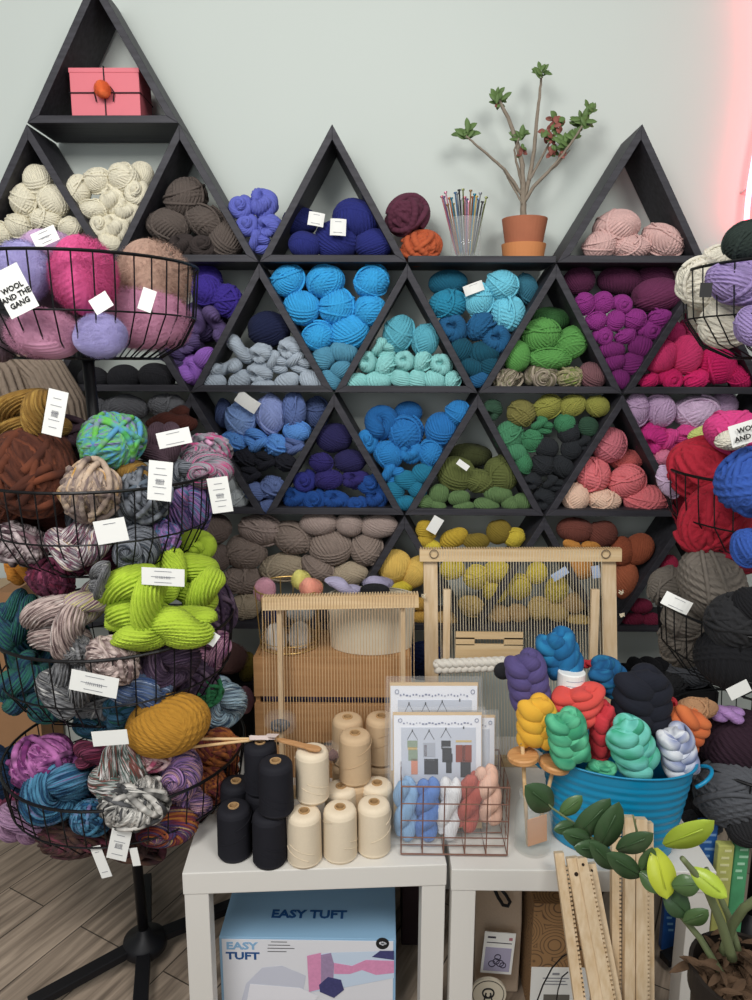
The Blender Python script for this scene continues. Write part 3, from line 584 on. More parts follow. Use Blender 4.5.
# potted plant
tz = node(1, 2)[1]+.019
pc = at(523, 262, D+.085); pc.z = tz; q = mpp(pc)
terra = mat('terracotta', 'a5664b', .85, noise=.12, nscale=25, bump=.15); terra2 = mat('orange_clay', 'c98453', .8, noise=.05, nscale=25)
pot = thing('potted_plant', pc, 'branching succulent in a terracotta pot on top of the shelf', 'plant')
r1 = 22*q
MB().lathe([(r1*.9, 0), (r1*1.0, .0405), (r1*.92, .0405), (r1*.84, .006), (0, .006)], pc, 36).build('saucer_pot', terra2, pot, smooth=False)
ph = .073; z1 = .034
MB().lathe([(r1*.78, z1-.02), (r1*.82, z1), (r1*1.02, z1+ph), (r1*.93, z1+ph), (r1*.9, z1+ph-.012), (0, z1+ph-.012)], pc, 36).build('pot', terra, pot)
MB().lathe([(0, 0), (r1*.9, 0), (r1*.88, .004), (0, .007)], pc+Vector((0, 0, z1+ph-.014)), 24).build('soil', mat('soil', '4a3626', .95, noise=.4, nscale=90, bump=.6), pot)
bark = mat('bark', '857a6c', .85, noise=.25, nscale=80, bump=.4); Yp = pc.y
BR = [[(524, 228), (523, 205), (523, 190), (522, 165), (516, 140), (508, 118), (499, 100)], [(523, 200), (529, 180), (534, 150), (537, 115), (540, 92), (541, 78)],
      [(522, 195), (514, 183), (505, 170), (488, 155), (474, 143), (466, 136)], [(524, 202), (534, 186), (548, 172), (560, 158), (572, 142), (582, 126)],
      [(529, 180), (536, 168), (545, 152), (552, 138), (556, 128)], [(522, 185), (517, 165), (514, 150), (519, 138)], [(548, 172), (556, 166), (563, 158), (570, 150)], [(505, 170), (509, 180), (516, 192), (522, 204)]]
b = MB(); tips = []
for i, br_ in enumerate(BR):
    dy = [0, .03, -.04, -.03, .05, -.05, .03, -.01][i]; n = len(br_)
    pts = [at(x, y, Yp+dy*(k/(n-1))) for k, (x, y) in enumerate(br_)]
    pts = [pts[0].lerp(pts[0], 0)]+pts[1:]
    r0 = [.0095, .0068, .0052, .0056, .0045, .0042, .0036, .0045][i]
    fine = []
    for k in range(n-1):
        for t in range(4): fine.append(pts[k].lerp(pts[k+1], t/4)+Vector((random.uniform(-1, 1), random.uniform(-1, 1), 0))*.001)
    fine.append(pts[-1]); N_ = len(fine)
    b.tube(fine, [r0*(1-.55*k/(N_-1)) for k in range(N_)], 7); tips.append((fine, i))
b.build('branches', bark, pot, smooth=True)
def leaf_geom(b, base, dirv, up, L, W, fold=.25, n=6, mi=0, droop=.15, thick=.0012):
    dirv = Vector(dirv).normalized(); side = dirv.cross(Vector(up)).normalized(); nm = side.cross(dirv)
    v = []; f = []
    for k in range(n+1):
        t = k/n; wv = W/2*math.sin(PI*min(1, t*.92+.04))**.8*(1 if k < n else .05); c_ = base+dirv*L*t-nm*droop*L*t*t
        for s_, h_ in ((-1, fold*wv), (0, 0), (1, fold*wv)): v.append(c_+side*s_*wv+nm*h_)
    k0 = len(v); v += [p-nm*thick for p in v]
    for k in range(n):
        for s_ in range(2):
            i = 3*k+s_; f.append((i, i+1, i+4, i+3)); f.append((k0+i, k0+i+3, k0+i+4, k0+i+1))
        f.append((3*k, 3*k+3, k0+3*k+3, k0+3*k)); f.append((3*k+2, k0+3*k+2, k0+3*k+5, 3*k+5))
    b.add(v, f, mi)
lg = mat('plant_leaf_green', '5a7340', .55, noise=.25, nscale=20); lr = mat('plant_bract_red', '8a5248', .6, noise=.2, nscale=20)
b = MB()
clumps = [(541, 74, 9, 9, 0), (499, 100, 12, 9, 0), (466, 134, 15, 11, 0), (583, 124, 16, 11, 0), (590, 113, 9, 8, 0), (556, 124, 14, 13, 1), (548, 134, 12, 12, 1), (519, 137, 12, 10, 0), (566, 144, 14, 10, 0), (574, 136, 10, 9, 0), (553, 150, 10, 10, 1), (521, 150, 8, 9, 1), (497, 104, 6, 7, 1), (562, 152, 8, 8, 1), (468, 138, 4, 8, 0)]
for (x, y, n, rad, kd) in clumps:
    for k in range(int(n*1.5)):
        P = at(x+random.uniform(-.5, .5)*rad*.6, y+random.uniform(-.4, .5)*rad, Yp+random.uniform(-.02, .02)); an = random.uniform(-.3, PI+.3) if kd == 0 else random.uniform(0, 2*PI)
        L = random.uniform(.8, 1.35)*rad*q*(.95 if kd == 0 else .55)
        leaf_geom(b, P, (math.cos(an), random.uniform(-.7, .5), math.sin(an)+.2), (0, -1, .35), L, L*(.42 if kd == 0 else .7), mi=1 if (kd == 1 and random.random() < .6) else 0)
b.build('leaves', [lg, lr], pot, smooth=True)

# jar of knitting needles
jc = at(465, 263, D+.055); jc.z = tz; glass = film('thin_glass', 'f4faf8', .86, .04)
jar = thing('glass_jar', jc, 'clear glass jar full of knitting needles beside the orange giant ball', 'jar')
qj = mpp(jc); rj = 15*qj
MB().lathe([(0, .0), (rj*.95, .0), (rj, .006), (rj*1.08, .10), (rj*1.03, .10), (rj*.95, .008), (0, .006)], jc, 32).build('jar_body', glass, jar, smooth=True)
MB().lathe([(rj*1.03, .0985), (rj*1.1, .0995), (rj*1.1, .103), (rj*1.03, .103)], jc, 32, cap=False).build('rim', glass, jar, smooth=True)
nc = [('rose', 'a5646e'), ('teal', '2f6f86'), ('silver', 'a9abad'), ('bronze', '8a6a4a'), ('grey', '6a6d72'), ('purple', '6a5276'), ('gold', 'a88f4e'), ('olive', '6f7448'), ('copper', 'a2603f'), ('black', '2a2a2c'), ('pink', 'b0788a'), ('steel blue', '4f6c8c')]
for k in range(24):
    cn, hx = nc[(k*5) % 12]; t = (k+.5)/24; tx = 441+46*t; ty = 192+random.uniform(-2, 12)+6*abs(t-.5); yy = random.uniform(-.012, .012)
    top = at(tx, ty, jc.y+yy*2.2); bot = Vector((jc.x+(t-.5)*rj*1.2, jc.y+yy*.8, tz+.008)); b = MB()
    dv = (top-bot).normalized(); b.tube([bot, bot+dv*.012, top], [.0004, .0021, .0021], 8); b.tube([top, top+dv*.004], [.0045, .0045], 10)
    o = b.build('knitting_needle', mat('needle_'+cn, hx, .35, metal=.55), None, smooth=False, org=bot)
    same = [j for j in range(24) if (j*5) % 12 == (k*5) % 12]
    tag(o, f'{cn} metal knitting needle in the glass jar, {"left" if k == same[0] else "right"} one of its colour', 'knitting needle', 'knitting needles in the glass jar')

# ------------------------------------------------------------------ two white side tables
white = mat('white_lacquer', 'd9d6cf', .45, noise=.015, nscale=8)
def side_table(c, ang, label):
    t = thing('side_table', c, label, 'table', 'white side tables'); R = Euler((0, 0, ang)).to_matrix()
    def w(x, y, z): return Vector(c)+R@Vector((x, y, z))
    MB().box(w(.275, .275, .425), (.55, .55, .05), R).build('tabletop', white, t, bevel=.002)
    for x in (.027, .523):
        for y in (.027, .523): MB().box(w(x, y, .2), (.05, .05, .4), R).build('leg', white, t, bevel=.0015)
    return t
TH = .45
side_table((-.4131, 1.3107, 0), .0682, 'white square side table carrying the black and cream thread cones')
side_table((.1440, 1.333, 0), .004, 'white square side table carrying the teal tub, right of the other')

# ------------------------------------------------------------------ cones of thread
tube_m = mat('cardboard_tube', 'b08d62', .8); hole = mat('tube_inside', '2a211a', .9)
def cone_mesh():
    b = MB(); r, h = .0365, .113; prof = [(.012, .0), (r*.9, 0), (r, .006)]
    n = 46
    for i in range(n+1):
        t = i/n; z = .008+(h-.022)*t; rr = r*(1-.03*t)
        prof += [(rr, z), (rr-.0008, z+(h-.022)/n*.5)]
    prof += [(r*.95, h-.009), (r*.86, h-.003), (r*.72, h), (.0115, h-.001)]
    b.lathe(prof, (0, 0, 0), 40, cap=False)
    for k in range(4):
        a0 = random.uniform(0, 6); z0 = random.uniform(.02, .08); pts = [(r*1.005*math.cos(a0+t), r*1.005*math.sin(a0+t), z0+.022*t*(1 if k % 2 else -1)*.6) for t in np.linspace(0, 1.6, 24)]
        b.tube(pts, .0007, 5)
    return b
def thread_cone(P, col, label, ang=0, s=1):
    hx = {'black': '1b1b22', 'cream': 'e2d2b8', 'tan': 'c7ab88'}[col]
    mt = mat('thread_'+col, hx, .8, noise=.05, nscale=300)
    t = thing('thread_cone', P, label, 'thread cone', f'{col} thread cones on the table')
    b = CM; o = b.build('thread', mt, None, smooth=True); o.location = P; o.rotation_euler = (0, 0, ang); o.scale = (s, s, s); attach2(o, t)
    k = MB().lathe([(.0118, 0), (.0118, .1145), (.0085, .1145), (.0085, .03), (0, .03)], P, 24, mi=0); o = k.build('tube', tube_m, t, smooth=False)
def attach2(o, p): attach(o, p)
CM = cone_mesh()
cones = []
def cpos(px, py, lvl):    # px,py = centre of the top hole, lvl = how many cones stand below it
    z = TH+.113*(lvl+1)+.0015*lvl; P = atz(px, py, z); return (P.x, P.y, TH+.1145*lvl+.0006)
CL = [('black', 233.5, 806, 0, 'black thread cone at the front left corner, lower layer'), ('black', 269, 812, 0, 'black thread cone in front, under the tallest front black one'),
      ('black', 236, 781, 0, 'black thread cone behind the front left one, lower layer'), ('black', 275.5, 761, 1, 'black thread cone stacked in front, right of the rear stacked one'),
      ('black', 259.5, 744, 1, 'black thread cone stacked at the rear, under the wooden needles'),
      ('cream', 304, 811, 0, 'cream thread cone beside the black ones, below the one with wooden shuttle'), ('cream', 340, 807, 0, 'cream thread cone in the middle of the front row'),
      ('cream', 374, 802, 0, 'cream thread cone in front row next to the wire basket'), ('cream', 312, 749, 1, 'cream thread cone stacked on another, under the wooden shuttle tip'),
      ('cream', 341, 786, 0, 'cream thread cone in the second row behind the middle front one'), ('cream', 377, 783, 0, 'cream thread cone in the second row behind the one by the basket'),
      ('tan', 355, 733, 1, 'tan thread cone stacked in the middle, in front of two others'), ('tan', 347.5, 717, 1, 'tan thread cone stacked at the rear left'), ('tan', 381, 716, 1, 'tan thread cone stacked at the rear right beside the kits')]
pos = [cpos(x, y, l) for (_, x, y, l, _) in CL]
pos[4] = (pos[4][0], max(pos[4][1], pos[3][1]+.075), pos[4][2])
for (c_, x, y, l, lb), P in zip(CL, pos): thread_cone(P, c_, lb, random.uniform(0, 6))
for (x, y, l, c_, lb) in ((259, 790, 0, 'black', 'black thread cone in the lower rear layer behind the stacked ones'), ):
    P = list(pos[4]); P[2] = TH+.0006; thread_cone(tuple(P), c_, lb)
for i, nm in ((11, 'middle'), (12, 'rear left'), (13, 'rear right')):
    P = list(pos[i]); P[2] = TH+.0006; thread_cone(tuple(P), 'tan', f'tan thread cone of the lower layer carrying the {nm} stacked one')

# wooden needles, shuttle, paper slip and bag of thread on the cones
lwood = wood('light_wood', 'd9b98c', 'c49c68', 7, .5); pale = wood('pale_wood', 'dcc6a6', 'c9ad86', 6, .5, 'Z'); palex = wood('pale_wood_bar', 'd8bf97', 'c6a77b', 6, .5, 'X')
zt = TH+.115*2+.004
for i, (a, c_, lb) in enumerate((((185, 739), (257, 735), 'upper of two light wooden needles lying across the cones'), ((184, 748), (255, 741), 'lower of two light wooden needles lying across the cones'))):
    p0, p1 = at(*a, pos[4][1]-.03-.012*i), at(*c_, pos[4][1]-.004*i); p1.z = zt+.001; p0.z = max(p0.z, zt-.002)
    tag(MB().tube([p0, p0.lerp(p1, .9), p1], [.0032, .0032, .0008], 8).build('wooden_needle', lwood, None, True, org=p0), lb, 'knitting needle', 'wooden needles on the cones')
p0, p1 = at(277, 726, pos[4][1]-.01), at(321, 757, pos[8][1]-.02); p0.z = zt+.006; p1.z = zt+.003
dv = (p1-p0); R = Matrix((dv.normalized(), Vector((0, 0, 1)).cross(dv.normalized()), Vector((0, 0, 1)))).transposed()
L = dv.length; prof = [(0, .003), (.12, .0065), (.3, .0075), (.62, .007), (.72, .009), (.9, .010), (1, .004)]
b = MB(); v = []; f = []
for t, hw in prof:
    for s_ in (-1, 1):
        for h_ in (-.0025, .0025): v.append(p0+R@Vector((L*t, s_*hw, h_)))
for k in range(len(prof)-1):
    i = 4*k; j = i+4; f += [(i, j, j+1, i+1), (i+2, i+3, j+3, j+2), (i, i+2, j+2, j), (i+1, j+1, j+3, i+3)]
f += [(0, 1, 3, 2), (4*len(prof)-4, 4*len(prof)-2, 4*len(prof)-1, 4*len(prof)-3)]
tag(b.add(v, f).build('weaving_shuttle', wood('dark_light_wood', 'c99a6c', 'b07f52', 8), None, bevel=.001), 'flat wooden weaving shuttle resting on the cream cone', 'shuttle')
P = at(262, 735, pos[4][1]); P.z = zt+.004
b = MB(); b.box(P, (.055, .018, .0008), (0, .1, .25)); b.box(P+Vector((.02, .004, .003)), (.03, .016, .0008), (0, -.2, -.4)); b.box(P+Vector((-.005, -.004, .002)), (.04, .012, .0008), (.2, .1, .1), 0)
tag(b.build('paper_slip', mat('pinkish_paper', 'd9c8c2', .7)), 'crumpled pale paper slip lying on the black cone', 'paper')
bagf = film('clear_plastic', 'ffffff', .93, .1)
for nm, px, py, Y, rx, lb in (('plastic_bag', 280, 722, 1.60, 17, 'clear plastic bag of dark thread behind the black cones'), ('plastic_bag', 335, 752, 1.53, 14, 'clear plastic bag with pink trim right of the shuttle cone')):
    P = at(px, py, Y); q = mpp(P); t = thing(nm, P, lb, 'bag', 'clear bags behind the cones')
    me = ball_mesh('bagm', 5, .08, 2, lump=.25, nu=48, nv=30); me.materials.append(bagf)
    o = bpy.data.objects.new('film', me); COLL.objects.link(o); o.location = P; o.scale = (rx*q, rx*q*.8, rx*q*.8); attach(o, t)
    P2 = P+Vector((0, 0, -rx*q*.2)); o = yarn('K', 'brown pink' if px > 300 else 'slate', P2, rx*q*1.2, rx*q*.8, 10, .03, 'thread_bundle'); attach(o, t)

# ------------------------------------------------------------------ copper wire basket with weaving kits
copper = mat('copper_wire', '8f6a5c', .35, metal=.7)
KY = 1.372; a = at(401, 856, KY); c = at(507, 858, KY)
bx0, bx1 = a.x, c.x; zt0 = at(450, 787, KY).z; dpt = .15
wb = thing('wire_basket', ((bx0+bx1)/2, KY+dpt/2, TH), 'copper wire grid basket holding packaged weaving kits', 'basket')
b = MB(); z0 = TH+.006
def loop(z, ins=0): return [(bx0+ins, KY+ins, z), (bx1-ins, KY+ins, z), (bx1-ins, KY+dpt-ins, z), (bx0+ins, KY+dpt-ins, z)]
for k, z in enumerate(np.linspace(z0, zt0, 5)): b.tube(loop(z), .0019 if k in (0, 4) else .0014, 6, closed=True)
for t in np.linspace(0, 1, 6):
    x = bx0+(bx1-bx0)*t; b.tube([(x, KY, zt0), (x, KY, z0), (x, KY+dpt, z0), (x, KY+dpt, zt0)], .0014, 6)
for t in np.linspace(.2, .8, 3):
    y = KY+dpt*t; b.tube([(bx0, y, zt0), (bx0, y, z0), (bx1, y, z0), (bx1, y, zt0)], .0014, 6)
b.build('wire_frame', copper, wb)
card = mat('kit_card', 'd5d9e2', .5); cardw = mat('kit_white', 'e4e6ec', .5); kraft = mat('kraft_card', 'cbb08a', .7, noise=.05, nscale=50); print_m = mat('kit_print', '7f86a0', .6)
pm = [mat('print_'+k, v, .6) for k, v in (('sage', '8a9a86'), ('salmon', 'd08a72'), ('char', '30333a'), ('rust', '8a4438'), ('tan', 'c8b078'), ('grey', 'a8adb8'), ('pgrey', 'c0c6d2'))]
def kit(px0, py0, px1, py1, Yb, Yt, label, hangings=True, yarns=True, zb=TH+.01):
    """packaged kit leaning back: bottom at Yb, top at Yt"""
    tl = at(px0, py0, Yt); tr = at(px1, py1, Yt); W = (tr-tl).length; zt = (tl.z+tr.z)/2
    Bc = Vector(((tl.x+tr.x)/2+.004, Yb, zb)); Tc = Vector(((tl.x+tr.x)/2, Yt, zt)); up = (Tc-Bc).normalized(); L = (Tc-Bc).length
    rx = Vector((1, 0, (tr.z-tl.z)/W)).normalized(); rx = (rx-up*rx.dot(up)).normalized(); nrm = up.cross(rx)     # nrm points back (+Y)
    R = Matrix((rx, nrm, up)).transposed()
    def w(x, d_, z): return Bc+R@Vector((x*W, d_, z*L))
    t = thing('weaving_kit', Bc, label, 'craft kit', 'packaged weaving kits')
    MB().box(w(0, .006, .5), (W*.96, .004, L*.98), R).build('backing_card', kraft, t)
    MB().box(w(0, .0015, .66), (W*.94, .002, L*.62), R).build('picture_card', cardw, t)
    MB().box(w(.01, -.0003, .64), (W*.80, .001, L*.46), R).build('picture', pm[6], t)
    b = MB()
    for k in range(22): b.box(w(-.36+.72*k/21, -.0008, .905+.006*math.sin(k*1.7)), (W*random.uniform(.008, .026), .0006, L*.011), R)
    for sx in (-.4, .42): b.tube([w(sx+.02*math.cos(q_), -.0008, .93+.016*math.sin(q_)) for q_ in np.linspace(0, 2*PI, 9)[:-1]], .0007, 5, closed=True)
    b.build('title_print', print_m, t)
    if hangings:
        b = MB()
        def pr(x, z, ww, hh, mi): b.box(w(x, -.0012, .86-(.86-z)*1.22), (W*ww, .0006, L*hh*1.2), R, mi)
        for x, zt_ in ((-.27, .845), (-.09, .845), (.09, .86), (.28, .87)):
            b.box(w(x, -.0012, zt_), (W*.012, .0006, L*.02), R, 2)
            if x < .2:
                for s_ in (-1, 1): b.tube([w(x, -.0012, zt_), w(x+s_*.055, -.0012, zt_-.075)], .0006, 5, mi=2)
        pr(-.27, .755, .11, .05, 0); pr(-.27, .725, .10, .02, 4); pr(-.265, .68, .10, .08, 0); pr(-.25, .60, .07, .11, 1)
        pr(-.09, .715, .13, .10, 5); pr(-.13, .71, .03, .08, 3); pr(-.07, .6, .15, .11, 2); pr(-.09, .655, .11, .03, 6)
        pr(.09, .75, .10, .06, 2); pr(.1, .71, .10, .04, 2); pr(.105, .66, .11, .06, 2); pr(.12, .60, .06, .09, 2); pr(.1, .735, .1, .012, 6)
        pr(.28, .775, .17, .014, 4); pr(.28, .69, .17, .12, 3); pr(.28, .7, .035, .14, 6); pr(.3, .585, .11, .12, 2)
        b.build('picture_print', pm, t)
    if yarns:
        for k, (nm, x) in enumerate((('sky blue', -.35), ('mid blue', -.12), ('white', .11), ('brick', .33), ('peach', .53))):
            zz = [.24, .24, .25, .30, .36][k]; P = w(x, -.030, zz)
            o = yarn('H', nm, P, L*(.55 if k < 3 else .52), W*.275, 0, .05, 'yarn_hank', var=k % 3); o.rotation_euler = (0, -PI/2+[0, .04, .05, .12, -.12][k], 0)
            o['label'] = f'{nm} hank inside the front kit bag'; attach(o, t)
    b = MB(); v = [w(x, d_, z) for (x, z) in ((-.53, .0), (.53, .0), (.54, .5), (.52, 1.03), (-.52, 1.03), (-.54, .5)) for d_ in ((-.058 if z < .6 and yarns else -.006), .011)]
    f = [(0, 2, 4, 10), (4, 6, 8, 10), (1, 11, 5, 3), (5, 11, 9, 7)]+[(2*i, 2*i+1, (2*i+3) % 12, (2*i+2) % 12) for i in range(6)]
    b.add(v, f); b.build('plastic_sleeve', bagf, t)
    return t
kit(391, 716, 484, 708, KY+.075, KY+.108, 'front weaving kit in clear bag with five coloured hanks')
kit(388, 687, 480, 677, KY+.122, KY+.142, 'rear weaving kit sticking up behind the front one', True, False)
kit(414, 717, 497, 713, KY+.100, KY+.125, 'middle weaving kit mostly hidden, its edge showing on the right', False, False)

# ------------------------------------------------------------------ jar with two drop spindles
jc = at(532.5, 842, 1.405); jc.z = TH+.0005; q = mpp(jc); rj = 18.5*q
gj = thing('glass_jar', jc, 'clear glass jar on the table holding two drop spindles', 'jar')
MB().lathe([(0, 0), (rj*.9, 0), (rj, .006), (rj, .095), (rj*.78, .118), (rj*.78, .13), (rj*.74, .13), (rj*.74, .117), (rj*.95, .094), (rj*.95, .008), (0, .005)], jc, 36).build('jar_body', film('jar_glass', 'dfe8e4', .88, .03), gj, smooth=True)
MB().lathe([(rj*.78, .122), (rj*.84, .126), (rj*.84, .133), (rj*.76, .134)], jc, 36, cap=False).build('rim', film('jar_glass', 'e8f2ec'), gj, smooth=True)
orange = mat('orange_card', 'd08a50', .7)
t = tag(MB().box(jc+Vector((.006, -.012, .05)), (.046, .002, .07), (.1, -.12, .3)).build('paper_card', orange), 'small orange card standing inside the spindle jar', 'card')
spw = wood('spindle_wood', 'd3a06a', 'b9824e', 9, .45, 'X')
for px, py, bx, by, lb in ((523, 756, -.010, .0, 'drop spindle with round wooden whorl, standing upright in the jar'), (554.5, 764, .006, .004, 'drop spindle with round wooden whorl, tilted over the tub')):
    Tp = at(px, py, jc.y-.005); Bp = jc+Vector((bx, by, .008)); ax = (Tp-Bp).normalized()
    z_ = ax; x_ = Vector((0, 1, 0)).cross(z_).normalized(); y_ = z_.cross(x_); R = Matrix((x_, y_, z_)).transposed()
    s = thing('drop_spindle', Bp, lb, 'spindle', 'drop spindles')
    rw = 15*q
    MB().lathe([(0, -.008), (rw*.92, -.008), (rw, -.005), (rw, .003), (rw*.9, .006), (0, .006)], Tp, 32, R).build('whorl', spw, s, smooth=False)
    MB().tube([Bp, Tp+ax*.022], .0042, 10).build('shaft', lwood, s, True)
    hp = [Tp+ax*.022+R@Vector((.004*math.sin(k), 0, .004-.004*math.cos(k))) for k in np.linspace(0, 4.5, 10)]
    MB().tube(hp, .0009, 6).build('hook', mat('steel_hook', '9a8f80', .3, metal=.8), s, True)

# ------------------------------------------------------------------ teal tub of roving
teal = mat('teal_enamel', '0a88b4', .3, spec=.5)
L0 = at(541, 756, 1.475); R0 = at(694, 774, 1.405); cxy = (L0+R0)/2; ang = math.atan2(R0.y-L0.y, R0.x-L0.x)
zr = at(640, 779, 1.345).z; hb = zr-TH; hl = (R0-L0).length/2
tc_ = Vector((cxy.x, cxy.y+.0, TH+.001)); tub = thing('oval_tub', tc_, 'teal oval metal tub full of roving braids', 'tub')
RZ = Euler((0, 0, ang)).to_matrix(); hs = .62
prof = []
n = 90
for i in range(n+1):
    t = i/n; r = .80+.20*t; rib = .008*math.sin(t*PI*2*11) if .12 < t < .9 else 0; prof.append((r+rib, hb*t))
prof = [(0, 0)]+prof+[(1.03, hb*1.0), (1.035, hb*1.02), (1.0, hb*1.02), (.975, hb*.97), (.79, .006), (0, .006)]
MB().lathe([(r*hl, z) for r, z in prof], tc_, 64, RZ, 1, hs).build('tub_body', teal, tub, smooth=True)
for s_ in (-1, 1):
    base = tc_+RZ@Vector((s_*hl*.985, 0, hb*.80)); pts = []
    for k in np.linspace(-PI/2, PI/2, 13): pts.append(base+RZ@Vector((s_*(.036*math.cos(k)), .036*math.sin(k), .024*math.cos(k)+.006)))
    MB().tube(pts, .0042, 8).build('handle', teal, tub, smooth=True)
rov = []
def roving(col, px, py, w, h, ang, dy, kind='R', var=None, d=.075):
    P = at(px, py, tc_.y+dy); q = mpp(P); o = yarn(kind, col, P, w*q, h*q, ang, d, var=var); o['category'] = 'roving'; o['group'] = 'roving braids in the teal tub'
    rov.append((o, col.replace(' roving', '').replace('navy white', 'navy and white'), 'roving braid', px, py)); return o
roving('grape', 528, 682, 46, 66, 5, .02); roving('denim roving', 561, 655, 46, 56, 35, .06); roving('blue roving', 611, 678, 46, 50, 15, .055)
roving('black roving', 642, 700, 62, 72, 0, .03, d=.09); roving('coral', 577, 706, 62, 44, 15, .0); roving('scarlet', 602, 735, 32, 74, -10, -.005)
roving('yellow roving', 537, 722, 42, 58, 0, -.03, d=.06); roving('jade', 568, 738, 45, 62, 5, -.055, d=.06); roving('aqua jade', 633, 748, 60, 72, 0, -.05, d=.07); roving('orange roving', 686, 728, 46, 46, -30, .03)
roving('navy white', 678, 752, 40, 60, 10, -.02, d=.06); roving('jade', 600, 772, 34, 22, 0, -.055, d=.05)
labels(rov, 'the teal tub')
P = at(571, 685, tc_.y+.03); q = mpp(P)
lt = tag(MB().lathe([(0, 0), (13.5*q, 0), (13.5*q, 30*q), (12.5*q, 31*q), (0, 31*q)], P-Vector((0, 0, 16*q)), 28).build('yarn_spool', paper, smooth=False), 'white paper wrapped spool behind the coral braid', 'spool')
b = MB()
for k in range(4): b.tube([P+Vector((13.7*q*math.sin(t), -13.7*q*math.cos(t), (9-5*k)*q)) for t in np.linspace(-.6, .7, 8)], .0005, 4)
b.build('printed_lines', print_m, lt)
for (kind, col, px, py, w, h, ang, Y, lb, c_) in (
 ('H', 'scarlet', 589, 664, 18, 9, 0, 1.60, 'small red hank between the two blue braids', 'yarn'),
 ('B', 'tan', 697, 708, 42, 21, 5, 1.50, 'tan cord hank right of the orange braid', 'yarn'), ('H', 'lilac pink', 727, 714, 34, 17, -5, 1.52, 'lilac pink hank beside the tan cord hank', 'yarn'),
 ('K', 'scarlet', 672, 704, 12, 16, 0, 1.5, 'bit of scarlet roving behind the orange braid', 'roving')):
    P = at(px, py, Y); q = mpp(P); o = yarn(kind, col, P, w*q, h*q, ang); tag(o, lb, c_)
# long ivory braid in front of the tall loom
P = at(473, 665, 1.66); q = mpp(P); o = yarn('W', 'ivory roving', P, 80*q, 15*q, 3, .03); tag(o, 'long ivory braid lying in front of the tall loom', 'roving')
P = at(503, 671, 1.58); q = mpp(P); o = yarn('F', 'charcoal black', P, 18*q, 17*q, 0); tag(o, 'small black fibre ball between ivory and purple braids', 'roving')

# ------------------------------------------------------------------ crate, gold basket, white bucket, small loom
CY = 1.665; a = at(253, 657, CY); c = at(411, 657, CY); cz = a.z; cw = c.x-a.x; cxm = (a.x+c.x)/2; cd = .19
ply = wood('crate_wood', 'b98d60', 'a5794e', 4, .6)
cr_ = thing('wooden_crate', (cxm, CY+cd/2, TH), 'wooden slatted crate standing behind the small loom', 'crate')
hh = cz-TH; th_ = .012
for z0, z1 in ((.68, 1.0), (.30, .62), (0.0, .26)):
    for y in (CY+th_/2, CY+cd-th_/2): MB().box((cxm, y, TH+hh*(z0+z1)/2), (cw, th_, hh*(z1-z0)), None).build('slat', ply, cr_, bevel=.001)
for x in (a.x+th_/2+.001, c.x-th_/2-.001):
    MB().box((x, CY+cd/2, TH+hh*.5), (th_, cd-2*th_-.001, hh*.998)).build('end_board', ply, cr_, bevel=.001)
MB().box((cxm, CY+cd/2, TH+.008), (cw-2*th_-.004, cd-2*th_-.002, .012)).build('bottom_board', ply, cr_)
MB().box((cxm, CY+cd/2, TH+hh-.006), (cw-2*th_-.004, cd-2*th_-.002, .011)).build('lid_board', ply, cr_)
for k in range(4):
    P = Vector((cxm-cw*.36+cw*.24*k, CY+.07, TH+hh*.6)); o = yarn('H', 'dusky purple', P, cw*.25, hh*.42, 0, .08); tag(o, ['leftmost', 'second', 'third', 'rightmost'][k]+' dusky purple hank behind the crate slats', 'yarn', 'purple hanks inside the crate')
# gold wire basket
gold = mat('gold_wire', 'b8975a', .35, metal=.6)
gc = at(290, 656, CY+.085); gc.z = cz+.001; q = mpp(gc); rb, rt = 29*q, 33.5*q; gh = at(290, 597, gc.y-rt).z-gc.z
gt = thing('wire_basket', gc, 'round gold wire basket on the crate with bagged fluffy pompoms', 'basket')
b = MB()
for r, z, w_ in ((rb, .003, .0028), (rt, gh, .0028), (rb*.97+rt*.03, .02, .0014)): b.tube([gc+Vector((r*math.cos(t), r*math.sin(t), z)) for t in np.linspace(0, 2*PI, 37)[:-1]], w_*.75, 6, closed=True)
for t in np.linspace(0, 2*PI, 17)[:-1]: b.tube([gc+Vector((rt*math.cos(t), rt*math.sin(t), gh)), gc+Vector((rb*math.cos(t), rb*math.sin(t), .003)), gc+Vector((0, 0, .003))], .0014, 5)
b.build('wire_frame', gold, gt)
for (col, px, py, w, h, dy, lb) in (('pastel pink', 265, 590, 24, 28, -.01, 'pale pink fluffy ball at the left of gold basket'), ('pastel yellow', 301, 580, 22, 22, -.0, 'pale yellow fluffy ball at the top of gold basket'), ('pastel coral', 311, 588, 26, 22, -.03, 'coral fluffy ball at the right of gold basket'),
    ('off white', 276, 638, 26, 34, -.025, 'off white fluffy ball low in gold basket, left'), ('off white', 300, 636, 24, 34, -.02, 'off white fluffy ball low in gold basket, right'), ('midnight', 275, 615, 24, 20, .0, 'midnight blue ball in the middle of gold basket'), ('silver grey', 301, 612, 30, 22, -.0, 'silver grey ball in the middle of gold basket')):
    P = at(px, py, gc.y+dy); qq = mpp(P); o = yarn('M' if col != 'midnight' else 'F', col, P, w*qq, h*qq, 0, .05); tag(o, lb, 'pompom' if col != 'midnight' else 'yarn', 'fluffy balls in the gold basket')
